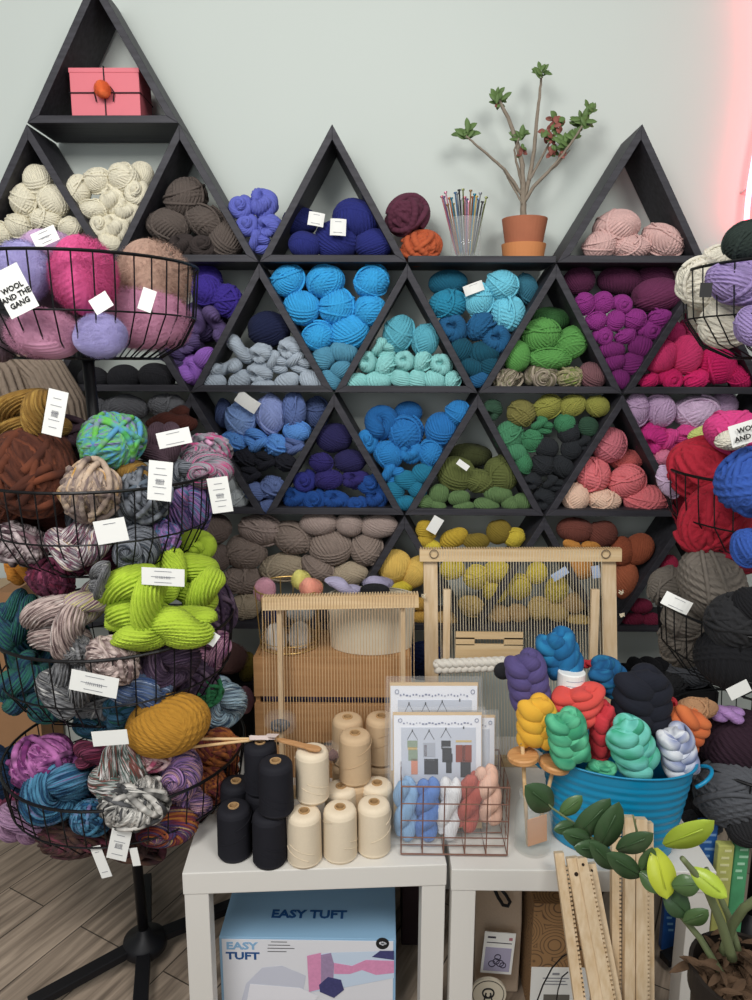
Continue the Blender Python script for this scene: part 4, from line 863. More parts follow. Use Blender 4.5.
# cream oval bucket
felt = mat('cream_felt', 'd4cab4', .85, noise=.04, nscale=60, bump=.1)
fc = at(371, 657, CY+.09); fc.z = cz+.001; q = mpp(fc); fr = 43*q; fh = .125
fb = thing('oval_bucket', fc, 'cream oval bucket of pale yarn on the crate behind the small loom', 'bucket')
MB().lathe([(0, 0), (fr*.94, 0), (fr*1.03, fh), (fr*.99, fh), (fr*.9, .006), (0, .006)], fc, 48, None, 1, .72).build('bucket_body', felt, fb, smooth=False)
MB().lathe([(fr*1.0, fh-.006), (fr*1.05, fh-.005), (fr*1.05, fh+.003), (fr*.98, fh+.003)], fc, 48, None, 1, .72, cap=False).build('rim', felt, fb)
for (k_, col, px, py, w, h, dy, lb) in (('S', 'pale lilac', 343, 586, 38, 18, .01, 'pale lilac hank at the left of the cream bucket'), ('M', 'pale lilac', 378, 583, 34, 14, .02, 'pale lilac tulle bundle at the right of the cream bucket'), ('F', 'black', 375, 590, 30, 12, -.02, 'black yarn ball lying in the cream bucket'), ('F', 'charcoal', 326, 612, 20, 24, .0, 'charcoal ball squeezed between gold basket and cream bucket')):
    P = at(px, py, fc.y+dy); qq = mpp(P); o = yarn(k_, col, P, w*qq, h*qq, 0, .06); tag(o, lb, 'yarn')
P = at(424, 661, 1.93); q = mpp(P); o = yarn('B', 'navy blue', P, 44*q, 40*q, 30); tag(o, 'navy blue ball low between the crate and tall loom', 'yarn')
for (col, px, py, w, h, Y, lb) in (('brown pink', 226, 658, 50, 34, 2.0, 'brown pink fluffy ball in the dark bin under the taupe balls'), ('khaki gold', 248, 668, 18, 36, 2.02, 'khaki gold ball in the dark bin left of the crate'), ('pastel pink', 244, 700, 22, 30, 1.9, 'pale pink ball wedged left of the crate')):
    P = at(px, py, Y); q = mpp(P); o = yarn('M' if 'pink' in col else 'B', col, P, w*q, h*q, 0); tag(o, lb, 'yarn')
a = at(200, 676, 1.93); c = at(252, 676, 1.93)
sb = thing('storage_bin', ((a.x+c.x)/2, 2.0, 0), 'dark storage bin behind the crate under the long bottom cubby', 'bin')
for x in (a.x, c.x): MB().box((x, 2.02, (a.z-.02)/2), (.008, .2, a.z-.02)).build('side_panel', blk, sb)
for y in (1.925, 2.115): MB().box(((a.x+c.x)/2, y, (a.z-.02)/2), (c.x-a.x-.01, .008, a.z-.02)).build('side_panel', blk, sb)
MB().box(((a.x+c.x)/2, 2.02, a.z-.05), (c.x-a.x-.012, .18, .01)).build('inner_tray', blk, sb)

warp_m = mat('cotton_warp', 'd9cdb2', .8); warp2 = mat('brown_warp', 'c9ab86', .8)
def loom(lbl, tl, tr, Yt, bl, br2, Yb, zb, beam_h, side_w, nw, wm, inset, mw, extra=False):
    A, B_ = at(*tl, Yt), at(*tr, Yt); z_t = (A.z+B_.z)/2
    C_, D_ = at(*bl, Yb), at(*br2, Yb); C_.z = D_.z = zb
    t = thing('weaving_loom', (C_+D_)/2, lbl, 'loom', 'weaving looms')
    m0 = mpp(A); bh = beam_h*m0; sl = math.atan2(A.z-B_.z, B_.x-A.x)
    ctr = (A+B_)/2; W = (B_-A).length; lean = math.atan2(Yt-Yb, z_t-zb)
    b = MB(); b.box(ctr, (W, .022, bh), (-lean, sl, 0))
    nt_ = int(W/.0065)
    for k in range(nt_):
        p = A.lerp(B_, (k+.5)/nt_); b.box(p+Vector((0, 0, bh/2+.001)), (.0032, .020, .005))
    b.build('top_beam', palex, t, bevel=0)
    for s_, (u_, l_) in enumerate(((A.lerp(B_, inset), C_), (B_.lerp(A, inset), D_))):
        v = (l_-u_); up = -v.normalized(); xx = Vector((0, -1, 0)).cross(up)*-1; xx.normalize(); R = Matrix((xx, up.cross(xx), up)).transposed()
        MB().box((u_+l_)/2+Vector((0, .012, 0)), (side_w*m0, .018, v.length), R).build('side_post', pale, t, bevel=.001)
    b = MB(); b.box((C_+D_)/2+Vector((0, -.002, .012)), ((D_-C_).length+side_w*m0, .02, .024)); b.build('bottom_beam', palex, t, bevel=.001)
    b = MB(); i0, i1 = mw
    for k in range(nw):
        f_ = i0+(i1-i0)*k/(nw-1)+random.uniform(-.001, .001); u_ = A.lerp(B_, f_); f2 = (f_-inset)/(1-2*inset); l_ = C_.lerp(D_, f2)
        b.tube([u_+Vector((0, -.012, bh/2)), u_+Vector((0, -.0125, -bh/2)), l_+Vector((0, -.013, .02))], .0008, 4)
    b.build('warp_threads', wm, t)
    return t, A, B_, C_, D_, m0
loom('small wooden loom with brown warp in front of the slatted crate', (263, 603), (418.5, 600), 1.625, (281, 752), (404, 752), 1.585, TH+.001, 13, 5, 52, warp2, .10, (.0, .97))
t, A, B_, C_, D_, m0 = loom('tall wooden loom with pale warp standing behind the teal tub', (419.5, 555), (620.5, 555), 1.80, (434, 700), (617, 700), 1.735, TH+.001, 12, 14, 58, warp_m, .055, (.10, .90), True)
for (x0, y0, x1, y1, w) in ((446, 589, 447, 665, 7), (594, 589, 594, 660, 8)):
    p0, p1 = at(x0, y0, 1.775), at(x1, y1, 1.75); MB().box((p0+p1)/2, (w*m0, .014, (p0-p1).length), (-.1, 0, 0)).build('inner_post', pale, t, bevel=.001)
p0 = at(489, 645, 1.735); b = MB(); hw = 33*m0
for (dx, dz, w_, h_) in ((0, 10*m0, 2*hw, 7*m0), (0, -6.5*m0, 2*hw, 15*m0), (-.72*hw, 4*m0, .56*hw, 8*m0), (.72*hw, 4*m0, .56*hw, 8*m0)): b.box(p0+Vector((dx, 0, dz)), (w_, .006, h_))
b.build('heddle_bar', palex, t)
for x, y in ((424, 596), (621, 592), (622, 615)):
    P = at(x, y, 1.775); b = MB()
    for k in range(5): b.tube([P+Vector((random.uniform(-1, 1), random.uniform(-.5, .5), random.uniform(-1, 1)))*.007 for _ in range(4)], .0012, 5)
    b.build('cord_knot', warp_m, t)
for px in (434, 606):
    P = at(px, 554, 1.785); MB().tube([P+Vector((4.2*m0*math.cos(k), 0, 4.2*m0*math.sin(k))) for k in np.linspace(0, 2*PI, 17)[:-1]], .0012, 6, closed=True).build('bolt_ring', mat('dark_ring', '6a5a48', .6), t)

# ------------------------------------------------------------------ rotating wire basket stands
wire = mat('black_wire', '141416', .4, metal=.3); pole_m = mat('black_metal', '18181b', .45, metal=.2)
def basket(parent, c, z, R, r, h, nv=40):
    b = MB(); cx, cY = c; th = np.linspace(0, 2*PI, 49)[:-1]
    def ring(rad, zz, w): b.tube([(cx+rad*math.cos(t), cY+rad*math.sin(t), zz) for t in th], w, 6, closed=True)
    prof = [(R, z), (R*.985, z-h*.25), (R*.90+r*.10, z-h*.55), (R*.55+r*.45, z-h*.85), (r, z-h)]
    ring(R, z, .0034); ring(prof[2][0], prof[2][1], .002); ring(r, z-h, .0028); ring(.022, z-h, .003)
    for t in np.linspace(0, 2*PI, nv+1)[:-1]:
        b.tube([(cx+q*math.cos(t), cY+q*math.sin(t), zz) for q, zz in prof+[(.022, z-h)]], .0016, 5)
    return b.build('wire_basket', wire, parent)
def stand(label, pts, tiers, feet, hub):
    t = thing('basket_stand', pts[0], label, 'stand', 'rotating wire basket stands')
    MB().tube(pts, .0125, 16).build('pole', pole_m, t, smooth=True)
    for (cx, cY, z, R, r, h) in tiers:
        basket(t, (cx, cY), z, R, r, h)
        MB().lathe([(.013, 0), (.024, 0), (.024, .02), (.013, .022)], (cx, cY, z-h-.004), 20, cap=False).build('collar', pole_m, t)
    if hub:
        P = Vector(pts[0])
        MB().lathe([(0, .012), (.05, .012), (.055, .02), (.05, .045), (.02, .055), (.013, .07)], P, 28).build('hub', pole_m, t, smooth=True)
        for a in feet:
            d = Vector((math.cos(a), math.sin(a), 0)); p0 = P+d*.03+Vector((0, 0, .03)); p1 = P+d*.27+Vector((0, 0, .012))
            R_ = Euler((0, math.atan2(.018, .24), a)).to_matrix()
            MB().box((p0+p1)/2, ((p1-p0).length, .034, .02), R_).build('foot', pole_m, t, bevel=.002)
    return t
LY = 1.57
LT = [(-.640, LY, 1.683, .238, .15, .19), (-.628, LY, 1.240, .236, .15, .19), (-.612, LY, .912, .260, .16, .19), (-.606, LY, .597, .272, .15, .165)]
stand('black stand with four round wire baskets of chunky yarn, left side', [(-.598, LY, .02), (-.612, LY, .6), (-.632, LY, 1.2), (-.645, LY, 1.66)], LT, [math.radians(a) for a in (38, 108, 218, 285)], True)
RX, RY = .955, 1.65
RT = [(RX, RY, 1.690, .285, .17, .19), (RX, RY, 1.243, .285, .16, .19), (RX, RY, .925, .285, .16, .19), (RX, RY, .585, .262, .14, .13)]
stand('black stand with four round wire baskets of yarn, right edge', [(RX, RY, .02), (RX, RY, .8), (RX, RY, 1.66)], RT, [math.radians(a) for a in (20, 110, 200, 290)], True)

def fill(tier, phrase, data, group):
    cx, cY, z, R, r, h = tier; its = []
    for e in data.strip().replace('\n', ';').split(';'):
        p = e.split()
        if not p: continue
        kind = p[0]; j = 1; col = []
        vr = None
        if p[-1][0] == 'v': vr = int(p.pop()[1:])
        while not p[j].lstrip('-').replace('.', '').isdigit(): col.append(p[j]); j += 1
        col = ' '.join(col); v = [float(x) for x in p[j:]]; px, py, w, h_ = v[:4]; dy = v[4] if len(v) > 4 else 0; ang = v[5] if len(v) > 5 else random.uniform(-30, 30)
        m0 = mpp(at(px, py, cY-.12)); d = (w+h_)/2*m0*.9
        x = at(px, py, cY-.12).x-cx; Re = R-.022
        Y = cY-max(-.04, math.sqrt(max(0, Re*Re-min(abs(x), Re)**2))-d*.5)+dy
        P = at(px, py, Y); q = mpp(P); o = yarn(kind, col, P, w*q*1.03, h_*q*1.03, ang, d, var=vr)
        o['category'] = 'yarn'; o['group'] = group; its.append((o, col, NOUN[kind][1], px, py))
    labels(its, phrase); return its
t1 = fill(LT[0], 'the top left basket', '''
M lavender 22 272 60 66 .02 0; M vivid pink 84 276 72 82 .0 0; M sand 153 280 82 82 .03 0; M dusty pink 44 334 82 54 .0 0; M lavender 101 336 56 48 -.01 0; M mauve pink 144 318 92 70 .03 0; M shadow mauve 0 338 44 50 .02 0
M lilac 47 246 60 34 .10 0; M shadow mauve 56 306 90 70 .16 0; M dusty pink 118 306 90 70 .16 0; M mauve pink 172 322 44 56 .10 0''', 'mohair balls in the top left basket')
t2 = fill(LT[1], 'second basket, left stand', '''
G golden brown 24 418 82 54 .03 10; C walnut brown 34 472 86 94 .0 20; C walnut brown 4 500 40 50 .0; C peacock mix 112 441 70 58 .05; G espresso 172 424 50 36 .16 0; G plum brown 158 446 48 46 .10; G berry mix 207 452 52 40 .05; G berry mix 205 470 56 38 .0 0
G wheat mix 92 490 62 68 .0; G golden brown 136 474 36 26 .06; G charcoal mix 144 496 56 60 .02; G violet mix 190 502 48 66 .02; G sunset mix 76 544 66 46 .0; G wine stripe 18 544 62 46 .0; G charcoal mix 134 548 50 50 .02; G violet mix 164 536 36 36 .03; G charcoal mix 180 474 34 30 .04; G plum brown 66 450 80 70 .16; C charcoal mix 110 512 90 84 .13; G espresso 46 524 90 70 .13; G violet mix 166 520 64 64 .13; G maroon mix 96 556 60 40 .08''', 'chunky yarn in the second basket of the left stand')
t3 = fill(LT[2], 'third basket, left stand', '''
G lime 188 582 70 56 .03 -20 v0; G lime 132 602 72 72 -.02 0 v0; G lime 160 628 106 48 -.05 4 v4; G lime 196 546 40 32 .08 0 v2; G lime 160 578 60 50 .05 30 v1; G cocoa mix 54 628 68 64 -.01; G wine white mix 88 602 66 44 .05; G deep green mix 12 620 40 60 .02; G cocoa mix 114 660 58 46 -.02; G plum tweed 168 664 66 54 .0; G plum tweed 218 606 36 60 .03
G ice blue mix 138 690 62 40 .0; G rose mix 208 650 40 48 .02; G deep green mix 22 682 62 54 .0; G zebra mix 66 684 62 60 -.01; G zebra mix 74 648 40 34 .02; G deep green mix 44 708 40 30 .02; G maroon mix 52 578 52 40 .06; G ginger 20 572 26 30 .16; G zebra mix 98 580 20 40 .0; C zebra mix 108 694 76 56 .09; G maroon mix 156 650 90 64 .15; G deep green mix 40 646 80 76 .15; G plum tweed 190 680 60 44 .08; G sea mix 96 720 60 36 .08''', 'chunky yarn in the third basket of the left stand')
t4 = fill(LT[3], 'bottom basket, left stand', '''
F mustard gold 168 724 84 60 -.03 12; G magenta mix 44 760 70 58 .0; G lagoon mix 58 790 66 64 -.02; G blush mix 146 754 52 34 .03; G maroon mix 96 752 44 34 .05; G snow mix 118 774 64 56 -.01; G storm mix 136 802 70 54 -.04 10; G galaxy mix 178 774 46 54 .0; G ember mix 214 748 56 44 .03; G frost mix 222 704 50 56 .03; G forest mix 202 690 44 40 .08
G navy mix 6 772 38 66 .02; G heather mix 22 826 40 56 .0 70; G bark mix 74 838 70 34 .02 0; G harvest mix 162 826 70 36 .0 0; G ember mix 208 784 44 42 .02; G galaxy mix 190 806 44 40 .02; G lagoon mix 92 818 40 34 .02; G sea mix 128 714 46 40 .06; G ember mix 226 764 26 28 .03; G navy mix 84 776 90 64 .13; G bark mix 150 786 90 70 .13; G maroon mix 36 800 80 60 .12; G navy mix 196 772 60 64 .12; G bark mix 124 836 90 34 .06; G bark mix 176 816 60 44 .08''', 'chunky yarn in the bottom basket of the left stand')
r1 = fill(RT[0], 'the top right basket', '''
B ivory 704 284 50 60 .0 60; B ivory 728 322 60 50 .02 20; B lilac purple 744 284 44 76 -.01 80; B forest stripe 748 240 48 38 .04 20; B ivory 722 258 40 30 .06 0; B lilac purple 752 326 34 40 .0; B ivory 712 306 50 60 .12 0''', 'yarn in the top right basket')
r2 = fill(RT[1], 'second basket, right stand', '''
C cardinal red 706 468 74 66 .0 10; C cardinal red 714 518 84 64 .0 40; C ocean blue 752 482 72 70 -.03 30; B vivid magenta 738 434 70 48 .09; B pale lime 706 434 36 18 .12 15; C ocean blue 748 548 32 40 -.01; B light lilac 668 482 20 36 .05; C ivory 732 440 34 20 .05; C dark red 732 552 76 46 .10; C dark red 700 500 50 70 .12''', 'yarn in the second basket of the right stand')
r3 = fill(RT[2], 'third basket, right stand', '''
B mushroom 712 584 84 62 .0 -60; B mushroom 668 586 40 44 .03 -50; B mushroom 692 616 60 46 -.02 15; B mushroom 686 642 54 56 .01 70; C charcoal 736 622 60 60 -.02; F black 734 658 76 64 -.01 0; F black 752 606 40 40 .0''', 'yarn in the third basket of the right stand')
r4 = fill(RT[3], 'bottom basket, right stand', '''
F dark aubergine 736 740 74 62 .02 10; B slate 732 792 72 70 -.03 -30; F dark aubergine 716 764 40 34 .04; C charcoal 708 798 36 40 .02; B slate 700 824 44 26 .03 0; B charcoal 746 826 40 40 -.01''', 'yarn in the bottom basket of the right stand')
a = at(632, 690, 1.90); c = at(716, 690, 1.90)
sb = thing('storage_bin', ((a.x+c.x)/2, 1.99, 0), 'dark storage bin behind the teal tub holding dark yarn', 'bin')
for x in (a.x, c.x): MB().box((x, 1.99, a.z/2), (.008, .2, a.z)).build('side_panel', blk, sb)
for y in (1.895, 2.085): MB().box(((a.x+c.x)/2, y, a.z/2), (c.x-a.x-.01, .008, a.z)).build('side_panel', blk, sb)
MB().box(((a.x+c.x)/2, 1.99, a.z-.06), (c.x-a.x-.012, .18, .01)).build('inner_tray', blk, sb)
for (k_, col, px, py, w, h, Y, lb) in (('H', 'black', 648, 672, 42, 32, 1.98, 'black hank in the dark bin behind the black roving'), ('B', 'slate', 691, 672, 50, 34, 1.96, 'slate grey ball in the dark bin left of the right stand'), ('K', 'charcoal', 670, 684, 34, 24, 1.94, 'charcoal hank in the dark bin between black hank and slate ball')):
    P = at(px, py, Y); q = mpp(P); tag(yarn(k_, col, P, w*q, h*q, 0, .08), lb, 'yarn', 'dark yarn in the bin behind the tub')

# tags on the left stand's yarn
def ytag(its, tx, ty, w, h, ang, Y, near, **k):
    return paper_tag(pick(its, *near), tx, ty, w, h, ang, Y, **k)
tg = ytag(t1, 14, 291, 32, 46, 25, 1.318, (22, 272), lines=0)
P = at(14, 291, 1.318); q = mpp(P)
ink = mat('black_print', '1a1a1a', .6)
Rt = Euler((0, math.radians(-25), 0)).to_matrix() @ FRONT
for k, s_ in enumerate(('WOOL', 'AND THE', 'GANG')): text(s_, 'tag_lettering', P+Euler((0, math.radians(-25), 0)).to_matrix()@Vector((0, -.0014, (3-8*k)*q)), 7.5*q, ink, tg, Rt, .0002, .0004)
ytag(t1, 45, 237, 26, 15, 22, 1.42, (47, 246), lines=3); ytag(t1, 101, 303, 20, 16, 30, 1.312, (84, 276), lines=0); ytag(t1, 147, 300, 14, 22, -20, 1.335, (153, 280), lines=0)
ytag(t2, 55, 413, 20, 46, -14, 1.40, (24, 418), lines=5); ytag(t2, 160, 481, 24, 40, -6, 1.325, (144, 496), lines=5); ytag(t2, 174, 438, 34, 16, 12, 1.42, (158, 446), lines=2); ytag(t2, 220, 495, 21, 36, 8, 1.47, (190, 502), lines=5); ytag(t2, 111, 531, 32, 24, 10, 1.318, (92, 490), lines=1)
ytag(t3, 163, 577, 43, 18, -3, 1.34, (132, 602), lines=3); ytag(t3, 94, 684, 48, 22, -12, 1.308, (114, 660), lines=3); ytag(t3, 205, 634, 28, 14, -35, 1.40, (186, 578), lines=1); ytag(t3, 110, 738, 36, 16, 5, 1.32, (138, 690), lines=0)
ytag(t4, 119, 845, 20, 34, -14, 1.31, (136, 802), lines=4); ytag(t4, 101, 862, 11, 36, 16, 1.315, (136, 802), lines=2); ytag(t4, 135, 857, 8, 20, 8, 1.315, (162, 826), lines=0)
tg = ytag(r2, 748, 432, 36, 22, 18, 1.44, (732, 440), lines=0)
P = at(749, 430, 1.436); q = mpp(P); R2 = Euler((0, math.radians(-18), 0)).to_matrix()
for k, s_ in enumerate(('WOOL', 'AND THE')): text(s_, 'tag_lettering', P+R2@Vector((0, -.002, (2-8*k)*q)), 7.5*q, ink, tg, R2@FRONT, .0002, .0004)
ytag(r3, 678, 604, 30, 14, -25, 1.41, (692, 616), name='label_band', lines=2, curve=.1); ytag(r1, 706, 290, 12, 14, 0, 1.40, (704, 284), m=mat('dark_tag', '2c2c2c', .7), lines=0)
ytag(pick and r3, 739, 690, 22, 14, 30, 1.40, (734, 658), lines=0)

# ------------------------------------------------------------------ background at the far left
knit = mat('oat_knit', '8f7f70', .9, noise=.12, nscale=60, bump=.5)
sw = thing('knitted_sweater', at(34, 420, 1.95), 'oat coloured knitted sweater hanging behind the left stand', 'sweater')
for nm, pts, rr, N_ in (('body', ((-30, 352), (-6, 380), (4, 415), (2, 460)), 42, 26), ('sleeve', ((20, 350), (44, 372), (62, 405), (68, 450)), 26, 22)):
    P = [at(x, y, 1.93+.03*(nm == 'sleeve')) for x, y in pts]; fine = [P[i].lerp(P[i+1], k/6) for i in range(3) for k in range(6)]+[P[3]]
    r_ = np.array([rr*mpp(P[0])*(.75+.25*k/18) for k in range(19)])
    V_, F_, U_ = sweep([tuple(p) for p in fine], r_, N_, .12, twist=.0, m=N_*6); MB().add(V_, F_).build(nm, knit, sw, smooth=True)
cbm = mat('cardboard', 'a57c58', .8, noise=.06, nscale=30)
bs_ = at(0, 782, 2.0).z; a = at(-60, 782, 2.0); c = at(44, 782, 2.0)
tag(MB().box(((a.x+c.x)/2, 2.085, bs_-.009), (c.x-a.x, .18, .018)).build('wall_shelf', mat('white_cabinet', 'c9cac8', .6), bevel=.002), 'low white wall shelf carrying the brown cardboard boxes, far left', 'shelf')
zz_ = bs_+.0008
for (x0, y0, x1, lb) in ((-50, 692, 38, 'large brown cardboard box on the low wall shelf, far left'), (-40, 592, 12, 'small brown cardboard box on top of the larger one, far left')):
    a, c = at(x0, y0, 2.02), at(x1, y0, 2.02); t = thing('cardboard_box', ((a.x+c.x)/2, 2.09, zz_), lb, 'box', 'cardboard boxes at the far left')
    MB().box(((a.x+c.x)/2, 2.09, (a.z+zz_)/2), (c.x-a.x, .14, a.z-zz_-.001)).build('box_body', cbm, t, bevel=.001)
    MB().box(((a.x+c.x)/2, 2.09, a.z+.0004), (.05, .1405, .0008)).build('packing_tape', mat('packing_tape', 'b89a72', .3), t); zz_ = a.z+.0015

# ------------------------------------------------------------------ under the tables
lightblue = mat('box_blue', '8db4d2', .5); boxwhite = mat('box_white', 'dcdde2', .5); navyp = mat('box_navy', '1f4f86', .5); lbl = mat('box_lightblue_print', '86aed0', .5)
EY = 1.405; a = at(219, 936, EY); c = at(396, 936, EY); ez = a.z; ew = c.x-a.x; ex = (a.x+c.x)/2; ed = .19
eb = thing('tufting_kit_box', (ex, EY+ed/2, 0), 'blue and white tufting kit box with lettering under the left table', 'box')
MB().box((ex, EY+ed/2, ez/2), (ew, ed, ez-.004), None).build('box_body', lightblue, eb, bevel=.001)
MB().box((ex, EY-.0006, ez/2-.003), (ew-.012, .001, ez-.008)).build('front_panel', boxwhite, eb)
P = at(309, 914, EY+.05); TOP = Matrix(((1, 0, 0), (0, 1, 0), (0, 0, 1)))
pt = atz(309, 914, ez); text('EASY TUFT', 'lid_lettering', Vector((pt.x, pt.y, ez-.0012)), .034, navyp, eb, TOP, .0004, .0012, sx=1.06)
fy = EY-.0014
def ft(s_, px, py, hpx, m_, bold=.0009, align='LEFT', nm='front_lettering', ang=0):
    P = at(px, py, fy); return text(s_, nm, P, hpx*mpp(P)*1.32, m_, eb, Euler((0, math.radians(ang), 0)).to_matrix()@FRONT, .0003, bold, align, sx=1.25)
ft('EASY', 226, 946, 8.5, lbl); ft('TUFT', 226, 956, 8.5, navyp)
b = MB()
for k in range(4):
    P = at(267+[12, 12, 14, 10][k], 942+3.2*k, fy); b.box(P, (mpp(P)*[16, 22, 27, 19][k], .0004, mpp(P)*.6))
b.build('small_print', ink, eb)
P = at(382.5, 943.5, fy); q = mpp(P)
b = MB(); b.lathe([(0, -.0003), (6.6*q, -.0003), (6.6*q, .0003), (0, .0003)], P, 28, Matrix(((1, 0, 0), (0, 0, -1), (0, 1, 0)))); b.build('round_logo', ink, eb)
b = MB()
for dx, dz, r in ((-1.8, .6, 1.5), (0, .9, 1.6), (1.7, .5, 1.4), (.2, -.4, 1.5), (3.1, .2, .9)): b.lathe([(0, -.0003), (r*q, -.0003), (r*q, .0003), (0, .0003)], P+Vector((dx*q, -.0008, dz*q)), 14, Matrix(((1, 0, 0), (0, 0, -1), (0, 1, 0))))
b.build('logo_mark', boxwhite, eb)
pic = [mat('tuft_pink', 'd58fb4', .8, noise=.15, nscale=160), mat('tuft_sky', 'c4d4e6', .8), mat('tuft_indigo', '40406e', .8, noise=.3, nscale=200), mat('tuft_mauve', '9c86a6', .8, noise=.2, nscale=200), mat('pic_white', 'e4e4ea', .6), mat('pic_grey', 'c6c9d6', .6)]
def poly(pts, mi, b, lift=0):
    P = [at(x, y, fy-.0004*lift-.0002) for x, y in pts]; k = len(P)
    b.add(P+[p+Vector((0, .0004, 0)) for p in P], [tuple(range(k))]+[(i, (i+1) % k, k+(i+1) % k, k+i) for i in range(k)], mi)
b = MB()
poly([(307, 956), (330, 953), (394, 951), (394, 978), (332, 990), (309, 992)], 1, b, 1)
poly([(307, 956), (321, 953), (321, 989), (309, 992)], 0, b, 2); poly([(321, 955), (331, 953), (334, 964), (333, 988), (321, 990)], 3, b, 2)
poly([(334, 963), (352, 966), (366, 960), (394, 961), (394, 973), (376, 975), (362, 970), (350, 974), (334, 974)], 0, b, 2)
poly([(372, 957), (380, 951), (394, 951), (394, 960)], 2, b, 3); poly([(319, 985), (328, 977), (341, 980), (344, 990), (334, 998), (320, 992)], 2, b, 3)
poly([(262, 968), (282, 966), (306, 976), (300, 1006), (240, 1006), (246, 984)], 5, b, 1); poly([(250, 984), (300, 988), (318, 996), (312, 1006), (246, 1006)], 4, b, 3)
b.build('printed_picture', pic, eb)
ft('EASY', 277, 991, 5, lbl, .0003, ang=6); ft('TUFT', 276, 997.5, 5, navyp, .0003, ang=6)
a = at(236, 892, 1.60); c = at(390, 892, 1.60)
tag(MB().box(((a.x+c.x)/2, 1.69, .15), (c.x-a.x, .16, .30)).build('grey_box', mat('grey_board', '5d5f66', .7), bevel=.002), 'dark grey box behind the tufting kit box', 'box')
a = at(402, 892, 1.62); c = at(424, 892, 1.62)
tag(MB().box(((a.x+c.x)/2, 1.70, .17), (c.x-a.x, .15, .34)).build('storage_case', mat('dark_case', '2a1c20', .7, noise=.2, nscale=10), bevel=.004), 'dark reddish case beside the tufting kit box', 'box')
UY = 1.425
tote_m = mat('tote_cloth', 'b5a18c', .9, noise=.06, nscale=200, bump=.1)
a = at(484, 884, UY+.06); c = at(523, 884, UY+.06); t = thing('tote_bag', ((a.x+c.x)/2, UY+.09, 0), 'beige tote bag with black handle under the right table', 'bag')
b = MB(); x0, x1 = a.x-.015, c.x; zt_ = .38
v = []
for (x, z, dd) in ((x0, 0.002, .03), (x1, .002, .03), (x1+.003, zt_*.5, .026), (x1, zt_, .008), (x0, zt_, .008), (x0-.003, zt_*.5, .026)): v += [(x, UY+.09-dd, z), (x, UY+.09+dd, z)]
f = [(0, 2, 4, 10), (10, 4, 6, 8), (1, 11, 5, 3), (11, 9, 7, 5)]+[(2*i, 2*i+1, (2*i+3) % 12, (2*i+2) % 12) for i in range(6)]
b.add(v, f).build('bag_body', tote_m, t, bevel=.004)
pts = [at(x, y, UY+.045) for x, y in ((494, 888), (498, 897), (503, 905), (508, 906), (510, 902), (506, 895), (500, 888))]
MB().tube(pts, .004, 8).build('handle', blk, t, smooth=True)
a = at(474, 892, UY+.12); c = at(488, 892, UY+.12)
tag(MB().box(((a.x+c.x)/2, UY+.15, .15), (c.x-a.x, .04, .34), (0, .05, 0)).build('black_folder', blk, bevel=.003), 'black folder leaning beside the tote bag', 'folder')
def sheet(px, py, w, h, Y, ang, m): P = at(px, py, Y); q = mpp(P); return P, q, Euler((0, math.radians(ang), 0)).to_matrix()
P, q, R_ = sheet(498, 953, 32, 50, UY+.03, 4, None)
pcard = thing('print_card', P, 'white card with a small purple drawing leaning on the tote bag', 'card')
MB().box(P, (31*q, .002, 47*q), R_).build('card_sheet', paper, pcard)
lil = mat('print_lilac', 'a9a4bc', .7); inkp = mat('print_dark', '3a3444', .7)
MB().box(P+R_@Vector((0, -.0013, -7*q)), (26*q, .0006, 27*q), R_).build('picture', lil, pcard)
b = MB()
for dx, dz, r in ((-5, -12, 3.4), (-1, -9, 3.2), (3, -11, 3.6), (0, -4, 3), (6, -13, 3)): b.tube([P+R_@Vector(((dx+r*math.cos(k))*q, -.002, (dz+r*math.sin(k))*q)) for k in np.linspace(0, 2*PI, 13)[:-1]], .45*q, 5, closed=True)
b.box(P+R_@Vector((0, -.0014, 12*q)), (25*q, .0005, .8*q), R_); b.box(P+R_@Vector((-8, -.0014/q, 18)) * q if False else P+R_@Vector((-8*q, -.0014, 18*q)), (8*q, .0005, 2*q), R_)
b.build('drawing', inkp, pcard)
MB().box(P+R_@Vector((11*q, -.0014, 17*q)), (3.4*q, .0006, 3*q), R_).build('red_seal', mat('seal_red', 'b0707a', .7), pcard)
P, q, R_ = sheet(488, 993, 36, 36, UY-.012, 0, None); RF = Matrix(((1, 0, 0), (0, 0, -1), (0, 1, 0)))
dk = thing('round_plaque', P, 'round cream plaque with swirling black heart motif, under the right table', 'plaque')
MB().lathe([(0, -.003), (18*q, -.003), (18*q, .003), (0, .003)], P, 40, RF).build('disc', mat('plaque_cream', 'c5bca8', .7), dk)
b = MB(); b.tube([P+Vector((15.5*q*math.cos(k), -.0035, 15.5*q*math.sin(k))) for k in np.linspace(0, 2*PI, 41)[:-1]], .35*q, 5, closed=True)
for s_ in (-1, 1):
    b.tube([P+Vector((s_*(1+5*math.sin(k)*(1-.06*k))*q, -.0038, (4.5*math.cos(k)+2-.5*k)*q)) for k in np.linspace(-.4, 5.2, 26)], .8*q, 6)
    b.tube([P+Vector((s_*(2+3*t)*q, -.0038, (-3-8*t*t)*q)) for t in np.linspace(0, 1, 8)], .7*q, 6)
b.build('motif', ink, dk)
